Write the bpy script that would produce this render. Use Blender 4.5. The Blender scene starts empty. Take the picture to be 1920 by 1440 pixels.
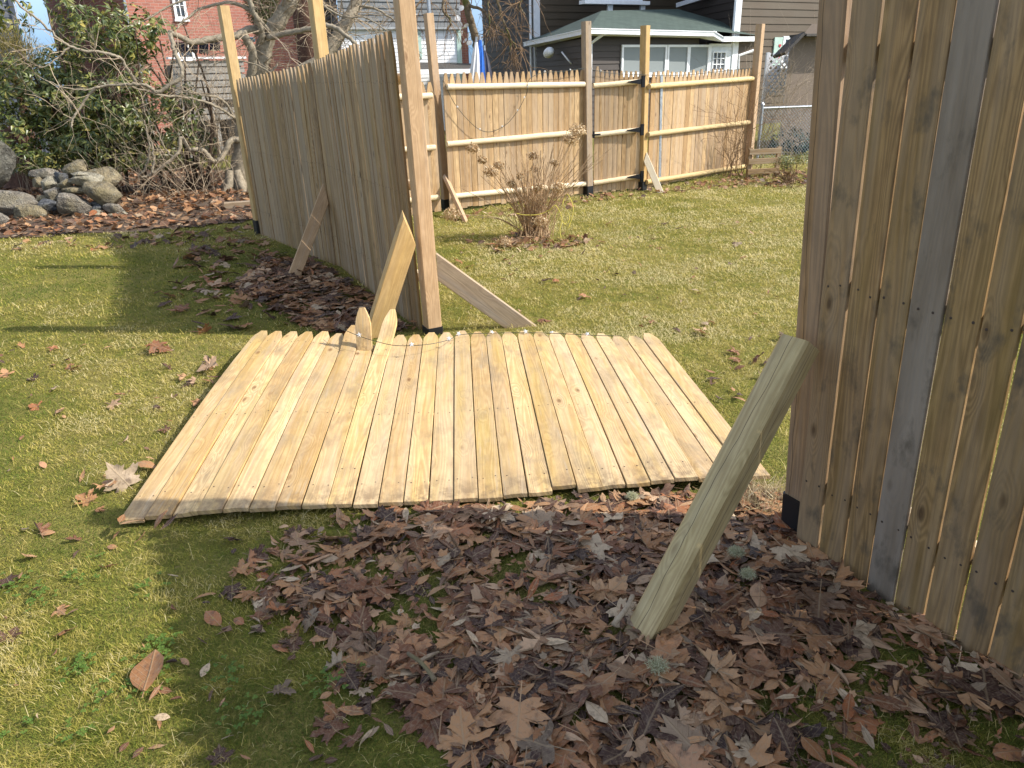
import bpy, math, random
import numpy as np
from math import sin, cos, pi, radians, sqrt, atan2
from mathutils import Vector, Matrix

random.seed(7); rng = np.random.default_rng(11)
scene = bpy.context.scene
COL = scene.collection

# ------------------------------------------------------------------ camera
F_PX, PITCH, ROLL, CH = 1400.0, radians(22.5), radians(-1.5), 1.6
_fw = np.array([0, cos(PITCH), -sin(PITCH)]); _r0 = np.array([1.0, 0, 0]); _u0 = np.cross(_r0, _fw)
_rt = cos(ROLL) * _r0 + sin(ROLL) * _u0; _up = -sin(ROLL) * _r0 + cos(ROLL) * _u0
cam_d = bpy.data.cameras.new('camera'); cam = bpy.data.objects.new('camera', cam_d); COL.objects.link(cam)
cam_d.sensor_fit = 'HORIZONTAL'; cam_d.sensor_width = 36.0; cam_d.lens = 36.0 * F_PX / 1920.0
cam_d.clip_start = 0.05; cam_d.clip_end = 500
M = Matrix(((_rt[0], _up[0], -_fw[0], 0), (_rt[1], _up[1], -_fw[1], 0), (_rt[2], _up[2], -_fw[2], CH), (0, 0, 0, 1)))
cam.matrix_world = M
scene.camera = cam

# ------------------------------------------------------------------ sky, sun, exposure
SUN_EL, SUN_AZ = radians(39.5), radians(-6.3)      # direction TO the sun, angle from +X towards +Y
sd = Vector((cos(SUN_EL) * cos(SUN_AZ), cos(SUN_EL) * sin(SUN_AZ), sin(SUN_EL)))
w = bpy.data.worlds.new('World'); scene.world = w; w.use_nodes = True
nt = w.node_tree; nt.nodes.clear()
sky = nt.nodes.new('ShaderNodeTexSky'); sky.sky_type = 'NISHITA'; sky.sun_disc = False
sky.sun_elevation = SUN_EL; sky.sun_rotation = radians(90) - SUN_AZ
sky.air_density = 1.0; sky.dust_density = 1.0; sky.ozone_density = 0.6
bg = nt.nodes.new('ShaderNodeBackground'); bg.inputs[1].default_value = 0.15
wo = nt.nodes.new('ShaderNodeOutputWorld')
hs_ = nt.nodes.new('ShaderNodeHueSaturation'); hs_.inputs['Saturation'].default_value = 0.62
nt.links.new(sky.outputs[0], hs_.inputs['Color']); 
tc_ = nt.nodes.new('ShaderNodeTexCoord'); sx_ = nt.nodes.new('ShaderNodeSeparateXYZ'); rp_ = nt.nodes.new('ShaderNodeValToRGB'); mm_ = nt.nodes.new('ShaderNodeMix')
nt.links.new(tc_.outputs['Generated'], sx_.inputs[0]); nt.links.new(sx_.outputs[2], rp_.inputs[0])
rp_.color_ramp.elements[0].position = .03; rp_.color_ramp.elements[0].color = (.22, .36, .62, 1); rp_.color_ramp.elements[1].position = .24; rp_.color_ramp.elements[1].color = (1, 1, 1, 1)   # clear blue low sky
mm_.data_type = 'RGBA'; mm_.blend_type = 'MULTIPLY'; mm_.inputs[0].default_value = 1.0
nt.links.new(hs_.outputs[0], mm_.inputs[6]); nt.links.new(rp_.outputs[0], mm_.inputs[7]); nt.links.new(mm_.outputs[2], bg.inputs[0]); nt.links.new(bg.outputs[0], wo.inputs[0])
ld = bpy.data.lights.new('sun', 'SUN'); ld.energy = 3.1; ld.angle = radians(0.53); ld.color = (1.0, 0.95, 0.87)
lo = bpy.data.objects.new('sun', ld); COL.objects.link(lo)
lo.rotation_euler = (-sd).to_track_quat('-Z', 'Y').to_euler()
vs = scene.view_settings; vs.view_transform = 'Standard'; vs.look = 'None'; vs.gamma = 1.0
vs.use_curve_mapping = False; vs.exposure = 1.1

# ------------------------------------------------------------------ pixel <-> place helpers (photo pixels 1920x1440)
def ray(px, py): return _fw * F_PX + _rt * (px - 960) - _up * (py - 720)
CAMP = np.array([0, 0, CH])
def G(px, py, z=0.0):
    d = ray(px, py); return CAMP + d * ((z - CH) / d[2])
def A(px, py, Y):
    d = ray(px, py); return CAMP + d * (Y / d[1])
def onwall(px, py, P, Q):
    n = np.array([Q[1] - P[1], P[0] - Q[0], 0.0]); d = ray(px, py)
    t = (n @ (np.array([P[0], P[1], 0]) - CAMP)) / (n @ d); return CAMP + d * t
def unit(v): v = np.asarray(v, float); return v / (np.linalg.norm(v) + 1e-12)

def vnoise(x, y, seed=0):
    x = np.asarray(x, float); y = np.asarray(y, float)
    xi = np.floor(x).astype(int); yi = np.floor(y).astype(int); xf = x - xi; yf = y - yi
    def h(a, b):
        n = (a * 374761393 + b * 668265263 + seed * 974634321) & 0x7fffffff
        n = ((n ^ (n >> 13)) * 1274126177) & 0x7fffffff
        return ((n ^ (n >> 16)) & 0xffff) / 65535.0
    u = xf * xf * (3 - 2 * xf); v = yf * yf * (3 - 2 * yf)
    return (h(xi, yi) * (1 - u) + h(xi + 1, yi) * u) * (1 - v) + (h(xi, yi + 1) * (1 - u) + h(xi + 1, yi + 1) * u) * v
def fbm(x, y, seed=0, o=4):
    s = 0; a = 0.5; t = 0
    for i in range(o):
        s = s + a * vnoise(np.asarray(x) * 2 ** i, np.asarray(y) * 2 ** i, seed + i * 17); t += a; a *= 0.5
    return s / t
def inpoly(x, y, poly):
    x = np.asarray(x); y = np.asarray(y); c = np.zeros(x.shape, bool); n = len(poly)
    for i in range(n):
        x0, y0 = poly[i]; x1, y1 = poly[(i + 1) % n]
        if y0 == y1: continue
        c ^= ((y0 > y) != (y1 > y)) & (x < (x1 - x0) * (y - y0) / (y1 - y0) + x0)
    return c
def gz(x, y):      # lawn height
    return 0.03 * (fbm(np.asarray(x) * 0.9, np.asarray(y) * 0.9, 5, 3) - 0.5)

# ------------------------------------------------------------------ mesh builder
class MB:
    def __init__(s): s.V = []; s.F = []; s.gc = []; s.rn = []; s.mi = []; s.n = 0; s.idx = 0
    def add(s, verts, faces, gc=None, rnd=0.0, mat=0):
        verts = np.asarray(verts, float); k = len(verts)
        s.V.append(verts); s.F += [[int(i) + s.n for i in f] for f in faces]
        s.mi += [mat] * len(faces)
        s.gc.append(np.asarray(gc, float) if gc is not None else verts.copy())
        s.rn.append(np.full(k, rnd) if np.isscalar(rnd) else np.asarray(rnd)); s.n += k
    def build(s, name, mats, parent=None, smooth=False):
        me = bpy.data.meshes.new(name)
        V = np.concatenate(s.V) if s.V else np.zeros((0, 3))
        par = parent
        if par is not None:
            V = V - np.array(wloc(par))
        me.from_pydata(V.tolist(), [], s.F)
        a = me.attributes.new('gc', 'FLOAT_VECTOR', 'POINT'); a.data.foreach_set('vector', np.concatenate(s.gc).astype(np.float32).ravel())
        a = me.attributes.new('rnd', 'FLOAT', 'POINT'); a.data.foreach_set('value', np.concatenate(s.rn).astype(np.float32))
        if not isinstance(mats, (list, tuple)): mats = [mats]
        for m in mats: me.materials.append(m)
        me.polygons.foreach_set('material_index', np.array(s.mi, np.int32))
        if smooth: me.polygons.foreach_set('use_smooth', np.ones(len(me.polygons), bool))
        me.update()
        if smooth == 'angle': me.set_sharp_from_angle(angle=radians(28))
        o = bpy.data.objects.new(name, me); COL.objects.link(o)
        if parent is not None: o.parent = parent
        return o
    # ---- primitives
    def box(s, c, hx, hy, hz, ax=(1, 0, 0), ay=None, rnd=None, mat=0):
        ax = unit(ax); az = np.array([0, 0, 1.0])
        if ay is None: ay = unit(np.cross(az, ax))
        else: ay = unit(ay); az = np.cross(ax, ay)
        c = np.asarray(c, float)
        L = [(i, j, k) for k in (-1, 1) for j in (-1, 1) for i in (-1, 1)]
        v = [c + ax * hx * i + ay * hy * j + az * hz * k for i, j, k in L]
        g = [(hx * i + hy * j, hz * k, random.random()) for i, j, k in L]
        s.add(v, [(0, 2, 3, 1), (4, 5, 7, 6), (0, 1, 5, 4), (2, 6, 7, 3), (0, 4, 6, 2), (1, 3, 7, 5)], g, random.random() if rnd is None else rnd, mat)
    def beam(s, a, b, wd, w, t, ch=0.004, na=None, nb=None, sub=6, rnd=None, mat=0, bow=0.0):
        """sawn timber from a to b, width w along wd, thickness t; ends may be cut on planes na / nb"""
        a = np.asarray(a, float); b = np.asarray(b, float); ax = unit(b - a); L = np.linalg.norm(b - a)
        wd = unit(np.asarray(wd, float) - ax * (np.asarray(wd, float) @ ax)); td = np.cross(ax, wd)
        rnd = random.random() if rnd is None else rnd
        hw, ht = w / 2, t / 2
        sec = [(-hw + ch, -ht), (hw - ch, -ht), (hw, -ht + ch), (hw, ht - ch), (hw - ch, ht), (-hw + ch, ht), (-hw, ht - ch), (-hw, -ht + ch)]
        per = [0]
        for i in range(7): per.append(per[-1] + math.dist(sec[i], sec[i + 1]))
        V = []; g = []; idv = random.random() * 20
        for r in range(sub + 1):
            f = r / sub
            for k, (u, q) in enumerate(sec):
                p = a + ax * L * f + wd * u + td * (q + bow * sin(pi * f))
                if r == 0 and na is not None: p = p + ax * (((a - p) @ np.asarray(na)) / (ax @ np.asarray(na)))
                if r == sub and nb is not None: p = p + ax * (((b - p) @ np.asarray(nb)) / (ax @ np.asarray(nb)))
                V.append(p); g.append((per[k], (p - a) @ ax, idv))
        Fc = []
        for r in range(sub):
            for k in range(8): Fc.append((r * 8 + k, r * 8 + (k + 1) % 8, r * 8 + 8 + (k + 1) % 8, r * 8 + 8 + k))
        s.add(V, Fc, g, rnd, mat)
        e0 = V[:8][::-1]; e1 = V[-8:]
        s.add(e0, [tuple(range(8))], [(x[0] * .3, x[1], idv + 3) for x in sec[::-1]], rnd, mat)
        s.add(e1, [tuple(range(8))], [(x[0] * .3, x[1], idv + 5) for x in sec], rnd, mat)
    def tube(s, pts, rad, seg=8, rnd=0.0, mat=0, cap=True):
        pts = np.asarray(pts, float); n = len(pts)
        rad = np.full(n, rad) if np.isscalar(rad) else np.asarray(rad, float)
        tan = np.gradient(pts, axis=0) if n > 1 else np.array([[0, 0, 1.]])
        ref = np.array([0, 0, 1.0]) if abs(unit(tan[0])[2]) < .9 else np.array([1.0, 0, 0])
        V = []; g = []; L = 0; idv = random.random() * 20
        u = unit(np.cross(unit(tan[0]), ref))
        for i in range(n):
            t = unit(tan[i]); u = unit(u - t * (u @ t)); v = np.cross(t, u)
            if i: L += np.linalg.norm(pts[i] - pts[i - 1])
            for k in range(seg):
                an = 2 * pi * k / seg
                V.append(pts[i] + (u * cos(an) + v * sin(an)) * rad[i]); g.append((an * rad[0], L, idv))
        Fc = [(i * seg + k, i * seg + (k + 1) % seg, (i + 1) * seg + (k + 1) % seg, (i + 1) * seg + k) for i in range(n - 1) for k in range(seg)]
        if cap: Fc += [tuple(range(seg))[::-1], tuple(range((n - 1) * seg, n * seg))]
        s.add(V, Fc, g, rnd, mat)
    def picket(s, f, w, t, L, ear=None, rows=5, rnd=None, mat=0, tipw=0.34, v0=0.0, cup=1.0):
        """dog-eared board; f(u, v, w) -> world"""
        rnd = random.random() if rnd is None else rnd; idv = random.random() * 30; hw = w / 2
        ear = 1.35 * w if ear is None else ear
        prof = [(v0 + (L - ear - v0) * i / rows, hw) for i in range(rows + 1)]
        if ear > 0: prof += [(L - ear * .62, hw * .86), (L - ear * .25, hw * .58), (L, hw * tipw)]
        ch = 0.0018; V = []; g = []; cu = random.uniform(-.0035, .0025) * cup; tw = random.uniform(-.02, .02) * cup
        for v, h in prof:
            for (u, q) in [(-h + ch, 0), (-h * .5, 0), (0, 0), (h * .5, 0), (h - ch, 0), (h, -ch), (h, -t + ch), (h - ch, -t), (0, -t), (-h + ch, -t), (-h, -t + ch), (-h, -ch)]:
                V.append(f(u, v, q + cu * ((u / hw) ** 2 - .4) + tw * u * (v / L - .5))); g.append((u + (q * .5), v, idv))
        n = len(prof); K = 12
        Fc = [(i * K + k, i * K + (k + 1) % K, (i + 1) * K + (k + 1) % K, (i + 1) * K + k) for i in range(n - 1) for k in range(K)]
        Fc += [tuple(range(K))[::-1], tuple(range((n - 1) * K, n * K))]
        s.add(V, Fc, g, rnd, mat)
    def disc(s, c, n, r, mat=0, seg=7, h=0.0015):
        n = unit(n); u = unit(np.cross(n, [0.3, .5, .81])); v = np.cross(n, u); c = np.asarray(c)
        V = [c + (u * cos(2 * pi * k / seg) + v * sin(2 * pi * k / seg)) * r for k in range(seg)] + [c + n * h]
        s.add(V, [(k, (k + 1) % seg, seg) for k in range(seg)], None, 0.5, mat)

def wloc(o):
    p = np.zeros(3)
    while o is not None: p = p + np.array(o.location); o = o.parent
    return p
def tag(o, label=None, cat=None, group=None, kind=None):
    if label: o['label'] = label
    if cat: o['category'] = cat
    if group: o['group'] = group
    if kind: o['kind'] = kind
    return o
def thing(name, label, cat, loc=(0, 0, 0), group=None):
    o = bpy.data.objects.new(name, None); COL.objects.link(o); o.location = tuple(float(v) for v in loc)
    o.empty_display_size = 0.1
    return tag(o, label, cat, group)

# ------------------------------------------------------------------ materials
def newmat(name):
    m = bpy.data.materials.new(name); m.use_nodes = True; t = m.node_tree; t.nodes.clear()
    o = t.nodes.new('ShaderNodeOutputMaterial'); b = t.nodes.new('ShaderNodeBsdfPrincipled')
    t.links.new(b.outputs[0], o.inputs[0]); return m, t, b
def N(t, typ, **k):
    n = t.nodes.new(typ)
    for a, v in k.items(): setattr(n, a, v)
    return n
def lk(t, a, b): t.links.new(a, b)
def math_(t, op, a, b=None, c=None, clamp=False):
    n = N(t, 'ShaderNodeMath', operation=op, use_clamp=clamp)
    for i, v in enumerate((a, b, c)):
        if v is None: continue
        if isinstance(v, (int, float)): n.inputs[i].default_value = v
        else: lk(t, v, n.inputs[i])
    return n.outputs[0]
def mixc(t, f, a, b, mode='MIX'):
    n = N(t, 'ShaderNodeMix', data_type='RGBA', blend_type=mode)
    for i, v in ((0, f), (6, a), (7, b)):
        if isinstance(v, (int, float)): n.inputs[i].default_value = v
        elif isinstance(v, tuple): n.inputs[i].default_value = (*v, 1)
        else: lk(t, v, n.inputs[i])
    return n.outputs[2]
def noise_(t, vec, scale, detail=3, rough=.55):
    n = N(t, 'ShaderNodeTexNoise'); n.inputs['Scale'].default_value = scale; n.inputs['Detail'].default_value = detail; n.inputs['Roughness'].default_value = rough
    lk(t, vec, n.inputs['Vector']); return n.outputs['Fac']
def ramp_(t, f, stops):
    n = N(t, 'ShaderNodeValToRGB'); e = n.color_ramp.elements
    while len(e) < len(stops): e.new(0.5)
    for i, (p, c) in enumerate(stops): e[i].position = p; e[i].color = (*c, 1) if len(c) == 3 else c
    lk(t, f, n.inputs[0]); return n.outputs[0]
def maprange(t, v, a, b, c=0.0, d=1.0):
    n = N(t, 'ShaderNodeMapRange'); lk(t, v, n.inputs[0])
    for i, x in enumerate((a, b, c, d)): n.inputs[i + 1].default_value = x
    return n.outputs[0]
def attr(t, name): return N(t, 'ShaderNodeAttribute', attribute_name=name)
def comb(t, x, y, z):
    n = N(t, 'ShaderNodeCombineXYZ')
    for i, v in enumerate((x, y, z)):
        if isinstance(v, (int, float)): n.inputs[i].default_value = v
        else: lk(t, v, n.inputs[i])
    return n.outputs[0]
def bump_(t, b, h, strength, dist=0.002):
    n = N(t, 'ShaderNodeBump'); n.inputs['Strength'].default_value = strength; n.inputs['Distance'].default_value = dist
    lk(t, h, n.inputs['Height']); lk(t, n.outputs[0], b.inputs['Normal'])

def wood(name, cl, cm, cd, grey=0.0, green=0.0, greyc=(.30, .29, .28), stain=0.0, knots=1.0, rough=.62, contrast=1.0, greyrnd=None, crack=0.0, dirt=0.0):
    m, t, b = newmat(name)
    at = attr(t, 'gc'); sp = N(t, 'ShaderNodeSeparateXYZ'); lk(t, at.outputs['Vector'], sp.inputs[0])
    u, v, i = sp.outputs; rn = attr(t, 'rnd').outputs['Fac']
    # contour ("cathedral") grain + fine fibres
    n1 = noise_(t, comb(t, math_(t, 'MULTIPLY', u, 13), math_(t, 'MULTIPLY', v, .85), i), 1.0, 1.5, .4)
    vr = N(t, 'ShaderNodeTexVoronoi', voronoi_dimensions='3D'); vr.inputs['Scale'].default_value = 1
    lk(t, comb(t, math_(t, 'MULTIPLY', u, 9.5), math_(t, 'MULTIPLY', v, 4.2), math_(t, 'MULTIPLY', i, 3.7)), vr.inputs['Vector'])
    dist = vr.outputs['Distance']; vc = N(t, 'ShaderNodeSeparateColor'); lk(t, vr.outputs['Color'], vc.inputs[0])
    pick = maprange(t, vc.outputs[0], .50, .54)
    warp = math_(t, 'MULTIPLY', pick, maprange(t, dist, .0, .42, .22, 0.0))
    ring = math_(t, 'SINE', math_(t, 'MULTIPLY', math_(t, 'ADD', n1, warp), 95.0))
    ring = maprange(t, ring, -1, 1)
    fib = noise_(t, comb(t, math_(t, 'MULTIPLY', u, 330), math_(t, 'MULTIPLY', v, 9), i), 1.0, 3, .6)
    blot = noise_(t, comb(t, math_(t, 'MULTIPLY', u, 16), math_(t, 'MULTIPLY', v, 2.2), math_(t, 'ADD', i, 40)), 1.0, 4, .6)
    r2 = math_(t, 'FRACT', math_(t, 'MULTIPLY', rn, 13.7))
    fig = noise_(t, comb(t, math_(t, 'MULTIPLY', u, 19), math_(t, 'MULTIPLY', v, 11), math_(t, 'ADD', i, 60)), 1.0, 4, .6)
    c = mixc(t, maprange(t, math_(t, 'ADD', math_(t, 'MULTIPLY', rn, .75), math_(t, 'MULTIPLY', blot, .5)), .25, .95), cl, cm)
    vv_ = math_(t, 'ADD', math_(t, 'MULTIPLY', r2, .34 * contrast), math_(t, 'MULTIPLY', maprange(t, fig, .3, .7), .22 * contrast))
    c = mixc(t, 1.0, c, comb(t, *[math_(t, 'SUBTRACT', 1 + .2 * contrast, math_(t, 'MULTIPLY', vv_, k)) for k in (.92, 1.0, 1.12)]), 'MULTIPLY')
    c = mixc(t, math_(t, 'MULTIPLY', ring, .38 * contrast), c, cd)
    c = mixc(t, math_(t, 'MULTIPLY', maprange(t, fib, .45, .75), .4 * contrast), c, cd)
    if green:
        gm = noise_(t, comb(t, math_(t, 'MULTIPLY', u, 9), math_(t, 'MULTIPLY', v, 1.1), math_(t, 'ADD', i, 11)), 1.0, 3)
        c = mixc(t, math_(t, 'MULTIPLY', maprange(t, gm, .45, .75), green), c, (cm[0] * .78, cm[1] * .84, cm[2] * .45))
    if grey:
        gm = noise_(t, comb(t, math_(t, 'MULTIPLY', u, 22), math_(t, 'MULTIPLY', v, .9), math_(t, 'ADD', i, 21)), 1.0, 4)
        gm = math_(t, 'ADD', gm, math_(t, 'MULTIPLY', math_(t, 'FRACT', math_(t, 'MULTIPLY', rn, 7.3)), .28))
        c = mixc(t, math_(t, 'MULTIPLY', maprange(t, gm, .52, .78), grey), c, greyc)
    if greyrnd is not None:
        c = mixc(t, math_(t, 'MULTIPLY', math_(t, 'GREATER_THAN', rn, greyrnd), .82), c, mixc(t, maprange(t, blot, .3, .7), (.31, .262, .215), (.18, .145, .11)))
    if stain:
        sm = noise_(t, comb(t, math_(t, 'MULTIPLY', u, 11), math_(t, 'MULTIPLY', v, 5), math_(t, 'ADD', i, 31)), 1.0, 5, .65)
        c = mixc(t, math_(t, 'MULTIPLY', maprange(t, sm, .55, .68), stain), c, (.075, .062, .045))
    if dirt:
        dm = noise_(t, comb(t, math_(t, 'MULTIPLY', u, 6), math_(t, 'MULTIPLY', v, 3.1), math_(t, 'MULTIPLY', i, .35)), 1.0, 6, .7)
        c = mixc(t, math_(t, 'MULTIPLY', maprange(t, dm, .5, .72), dirt), c, (.27, .20, .12))
        mu = math_(t, 'MULTIPLY', maprange(t, v, .02, .22, 1.0, 0.0), maprange(t, noise_(t, comb(t, math_(t, 'MULTIPLY', u, 20), math_(t, 'MULTIPLY', v, 14), i), 1.0, 5, .7), .42, .6))
        c = mixc(t, math_(t, 'MULTIPLY', mu, dirt * 1.1), c, (.20, .135, .075))
        sk = noise_(t, comb(t, math_(t, 'MULTIPLY', u, 45), math_(t, 'MULTIPLY', v, 3.5), math_(t, 'ADD', i, 80)), 1.0, 3, .6)
        c = mixc(t, math_(t, 'MULTIPLY', maprange(t, sk, .6, .72), dirt * .8), c, (.42, .33, .22))
    if crack:
        cw = noise_(t, comb(t, 0.5, math_(t, 'MULTIPLY', v, 2.2), i), 1.0, 3, .6)
        cf = math_(t, 'FRACT', math_(t, 'ADD', math_(t, 'MULTIPLY', u, 10.3), math_(t, 'MULTIPLY', cw, .55)))
        ck = maprange(t, math_(t, 'ABSOLUTE', math_(t, 'SUBTRACT', cf, .5)), .006, .016, 1.0, 0.0)
        c = mixc(t, math_(t, 'MULTIPLY', ck, crack), c, (.03, .02, .012))
    kn = math_(t, 'MULTIPLY', math_(t, 'MULTIPLY', pick, maprange(t, dist, .05, .15, 1.0, 0.0)), knots)
    c = mixc(t, math_(t, 'MULTIPLY', kn, .75, clamp=True), c, (cd[0] * .5, cd[1] * .4, cd[2] * .35))
    lk(t, c, b.inputs['Base Color']); b.inputs['Roughness'].default_value = rough; b.inputs['Specular IOR Level'].default_value = .3
    hgt = math_(t, 'ADD', math_(t, 'MULTIPLY', ring, .5), math_(t, 'ADD', fib, math_(t, 'MULTIPLY', blot, 1.5)))
    bump_(t, b, hgt, .35, .0025)
    return m
def plain(name, c, rough=.6, var=.12, scale=9.0, metal=0.0, bump=0.0, spec=.4):
    m, t, b = newmat(name); tc = N(t, 'ShaderNodeTexCoord'); n = noise_(t, tc.outputs['Object'], scale, 4, .6)
    c2 = tuple(max(0, x * (1 - 2.2 * var)) for x in c); c1 = tuple(min(1, x * (1 + var)) for x in c)
    lk(t, mixc(t, maprange(t, n, .3, .7), c2, c1), b.inputs['Base Color'])
    b.inputs['Roughness'].default_value = rough; b.inputs['Metallic'].default_value = metal; b.inputs['Specular IOR Level'].default_value = spec
    if bump: bump_(t, b, n, bump, .01)
    return m
def rndmat(name, stops, rough=.6, trans=0.0, spotc=None, usecol=False, spec=.3, fine=260.0):
    """colour picked per leaf/blade/board from attribute 'rnd' (+ per object)"""
    m, t, b = newmat(name); rn = attr(t, 'rnd').outputs['Fac']
    oi = N(t, 'ShaderNodeObjectInfo').outputs['Random']
    f = math_(t, 'FRACT', math_(t, 'ADD', rn, oi)) if usecol else rn
    c = ramp_(t, f, stops)
    if spotc:
        gcv = attr(t, 'gc').outputs['Vector']
        n = noise_(t, gcv, 3.2, 5, .65)
        c = mixc(t, math_(t, 'MULTIPLY', maprange(t, n, .5, .68), .75), c, spotc)
        n2 = noise_(t, gcv, 14, 3, .6); c = mixc(t, math_(t, 'MULTIPLY', maprange(t, n2, .4, .75), .45), c, (.33, .24, .165))
    lk(t, c, b.inputs['Base Color']); b.inputs['Roughness'].default_value = rough; b.inputs['Specular IOR Level'].default_value = spec
    if trans:
        o = [n for n in t.nodes if n.type == 'OUTPUT_MATERIAL'][0]
        tr = N(t, 'ShaderNodeBsdfTranslucent'); lk(t, c, tr.inputs[0]); mx = N(t, 'ShaderNodeMixShader'); mx.inputs[0].default_value = trans
        lk(t, b.outputs[0], mx.inputs[1]); lk(t, tr.outputs[0], mx.inputs[2]); lk(t, mx.outputs[0], o.inputs[0])
    return m

W_NEW = wood('new pine', (.67, .485, .25), (.56, .375, .16), (.31, .175, .062), grey=.4, green=.55, greyc=(.53, .42, .29), contrast=1.15, dirt=.75)
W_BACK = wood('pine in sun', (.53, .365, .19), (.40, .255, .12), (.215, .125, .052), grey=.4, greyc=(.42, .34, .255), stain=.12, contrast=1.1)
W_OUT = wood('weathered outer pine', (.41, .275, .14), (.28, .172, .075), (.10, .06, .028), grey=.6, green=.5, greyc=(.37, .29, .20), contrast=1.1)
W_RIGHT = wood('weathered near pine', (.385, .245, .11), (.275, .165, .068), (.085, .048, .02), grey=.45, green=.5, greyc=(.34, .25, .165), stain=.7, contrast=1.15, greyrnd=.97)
W_POST = wood('post pine', (.58, .40, .235), (.50, .33, .18), (.30, .18, .085), grey=.3, greyc=(.42, .34, .27))
W_POSTY = wood('yellow post pine', (.66, .47, .22), (.56, .375, .15), (.34, .20, .07), grey=.1)
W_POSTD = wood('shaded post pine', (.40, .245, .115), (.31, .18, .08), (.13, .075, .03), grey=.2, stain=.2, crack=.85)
W_TREAT = wood('treated green pine', (.52, .405, .215), (.45, .335, .16), (.26, .175, .075), grey=.25, green=.2, greyc=(.45, .40, .28), contrast=1.2, crack=.8, knots=1.4)
W_GREYB = wood('grey brace', (.46, .36, .25), (.40, .30, .195), (.23, .16, .10), grey=.5)
W_RAIL = wood('peeled rail', (.80, .68, .47), (.72, .57, .36), (.44, .30, .15), grey=.3, greyc=(.70, .62, .50), contrast=.5)
W_RAILY = wood('yellow rail', (.66, .51, .26), (.56, .41, .185), (.32, .20, .08), grey=.3, greyc=(.56, .46, .32), contrast=.8)
BLACK = plain('black plastic', (.012, .012, .013), .45, .1)
NAIL = plain('rusty nail', (.055, .035, .025), .7, .2)
IRON = plain('black iron', (.018, .018, .02), .5, .1, metal=.6)
GALV = plain('galvanised steel', (.42, .44, .46), .42, .15, 30, metal=.75)
WHITE = plain('white paint', (.78, .79, .80), .5, .04)

# ================================================================== GROUND
def ground_mat():
    m, t, b = newmat('lawn soil and moss'); tc = N(t, 'ShaderNodeTexCoord'); p = tc.outputs['Object']
    big = noise_(t, p, .8, 4, .6); mid = noise_(t, p, 7, 4, .65); fine = noise_(t, p, 90, 3, .7)
    c = mixc(t, maprange(t, big, .35, .65), (.19, .185, .035), (.32, .27, .085))
    c = mixc(t, math_(t, 'MULTIPLY', maprange(t, mid, .45, .7), .7), c, (.16, .19, .03))
    c = mixc(t, maprange(t, fine, .5, .8), c, (.09, .075, .028))
    c = mixc(t, math_(t, 'MULTIPLY', maprange(t, noise_(t, p, 38, 2), .62, .72), .6), c, (.30, .24, .11))
    lk(t, c, b.inputs['Base Color']); b.inputs['Roughness'].default_value = .95; b.inputs['Specular IOR Level'].default_value = .1
    bump_(t, b, math_(t, 'ADD', fine, mid), 1.0, .03); return m
def soil_mat():
    m, t, b = newmat('leaf mould'); tc = N(t, 'ShaderNodeTexCoord'); p = tc.outputs['Object']
    n = noise_(t, p, 22, 5, .7); n2 = noise_(t, p, 5, 3)
    c = mixc(t, maprange(t, n, .35, .7), (.045, .03, .02), (.17, .105, .06)); c = mixc(t, math_(t, 'MULTIPLY', maprange(t, n2, .4, .7), .5), c, (.10, .07, .045))
    lk(t, c, b.inputs['Base Color']); b.inputs['Roughness'].default_value = .95; bump_(t, b, n, 1.0, .04); return m
xs = np.unique(np.concatenate([np.linspace(-60, -8, 14), np.linspace(-8, 7, 151), np.linspace(7, 60, 14)]))
ys = np.unique(np.concatenate([np.linspace(-6, 0, 13), np.linspace(0, 15, 151), np.linspace(15, 110, 20)]))
X, Y = np.meshgrid(xs, ys); Z = gz(X, Y)
nx, ny = len(xs), len(ys)
b = MB(); b.add(np.stack([X.ravel(), Y.ravel(), Z.ravel()], 1), [(j * nx + i, j * nx + i + 1, (j + 1) * nx + i + 1, (j + 1) * nx + i) for j in range(ny - 1) for i in range(nx - 1)])
tag(b.build('lawn', ground_mat(), smooth=True), kind='structure')
SOIL = soil_mat()
def sheet(name, px_poly, mat, lift=.006, step=.12):
    """irregular ground sheet inside a polygon of ground points"""
    poly = [tuple(p) for p in px_poly]; a = np.array(poly)
    gx = np.arange(a[:, 0].min() - .3, a[:, 0].max() + .3, step); gy = np.arange(a[:, 1].min() - .3, a[:, 1].max() + .3, step)
    bx, by = np.meshgrid(gx, gy); cx, cy = bx + step / 2, by + step / 2
    ins = inpoly(cx + .35 * (fbm(cx * 2.2, cy * 2.2, 3) - .5), cy + .35 * (fbm(cx * 2.2, cy * 2.2, 9) - .5), poly)
    idx = -np.ones(bx.shape, int); V = []; Fc = []
    def vid(j, i):
        if idx[j, i] < 0:
            idx[j, i] = len(V); x = gx[i]; y = gy[j]; V.append((x, y, float(gz(x, y)) + lift))
        return idx[j, i]
    for j in range(len(gy) - 1):
        for i in range(len(gx) - 1):
            if ins[j, i]: Fc.append((vid(j, i), vid(j, i + 1), vid(j + 1, i + 1), vid(j + 1, i)))
    m_ = MB(); m_.add(V, Fc); return tag(m_.build(name, mat, smooth=True), kind='structure')
g2 = lambda px, py: G(px, py)[:2]
PILE_NEAR = [tuple(g2(*p)) for p in [(690, 950), (1000, 935), (1320, 915), (1450, 890), (1500, 985), (1745, 1125), (2010, 1300), (2600, 1650), (2300, 2100), (1700, 1800), (1250, 1530), (880, 1470), (760, 1390), (640, 1310), (690, 1220), (560, 1160), (525, 1080), (600, 1000)]]
PILE_LEFT = [tuple(g2(*p)) for p in [(500, 478), (560, 490), (640, 512), (700, 565), (790, 625), (690, 628), (560, 612), (440, 545), (470, 510)]]
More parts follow.
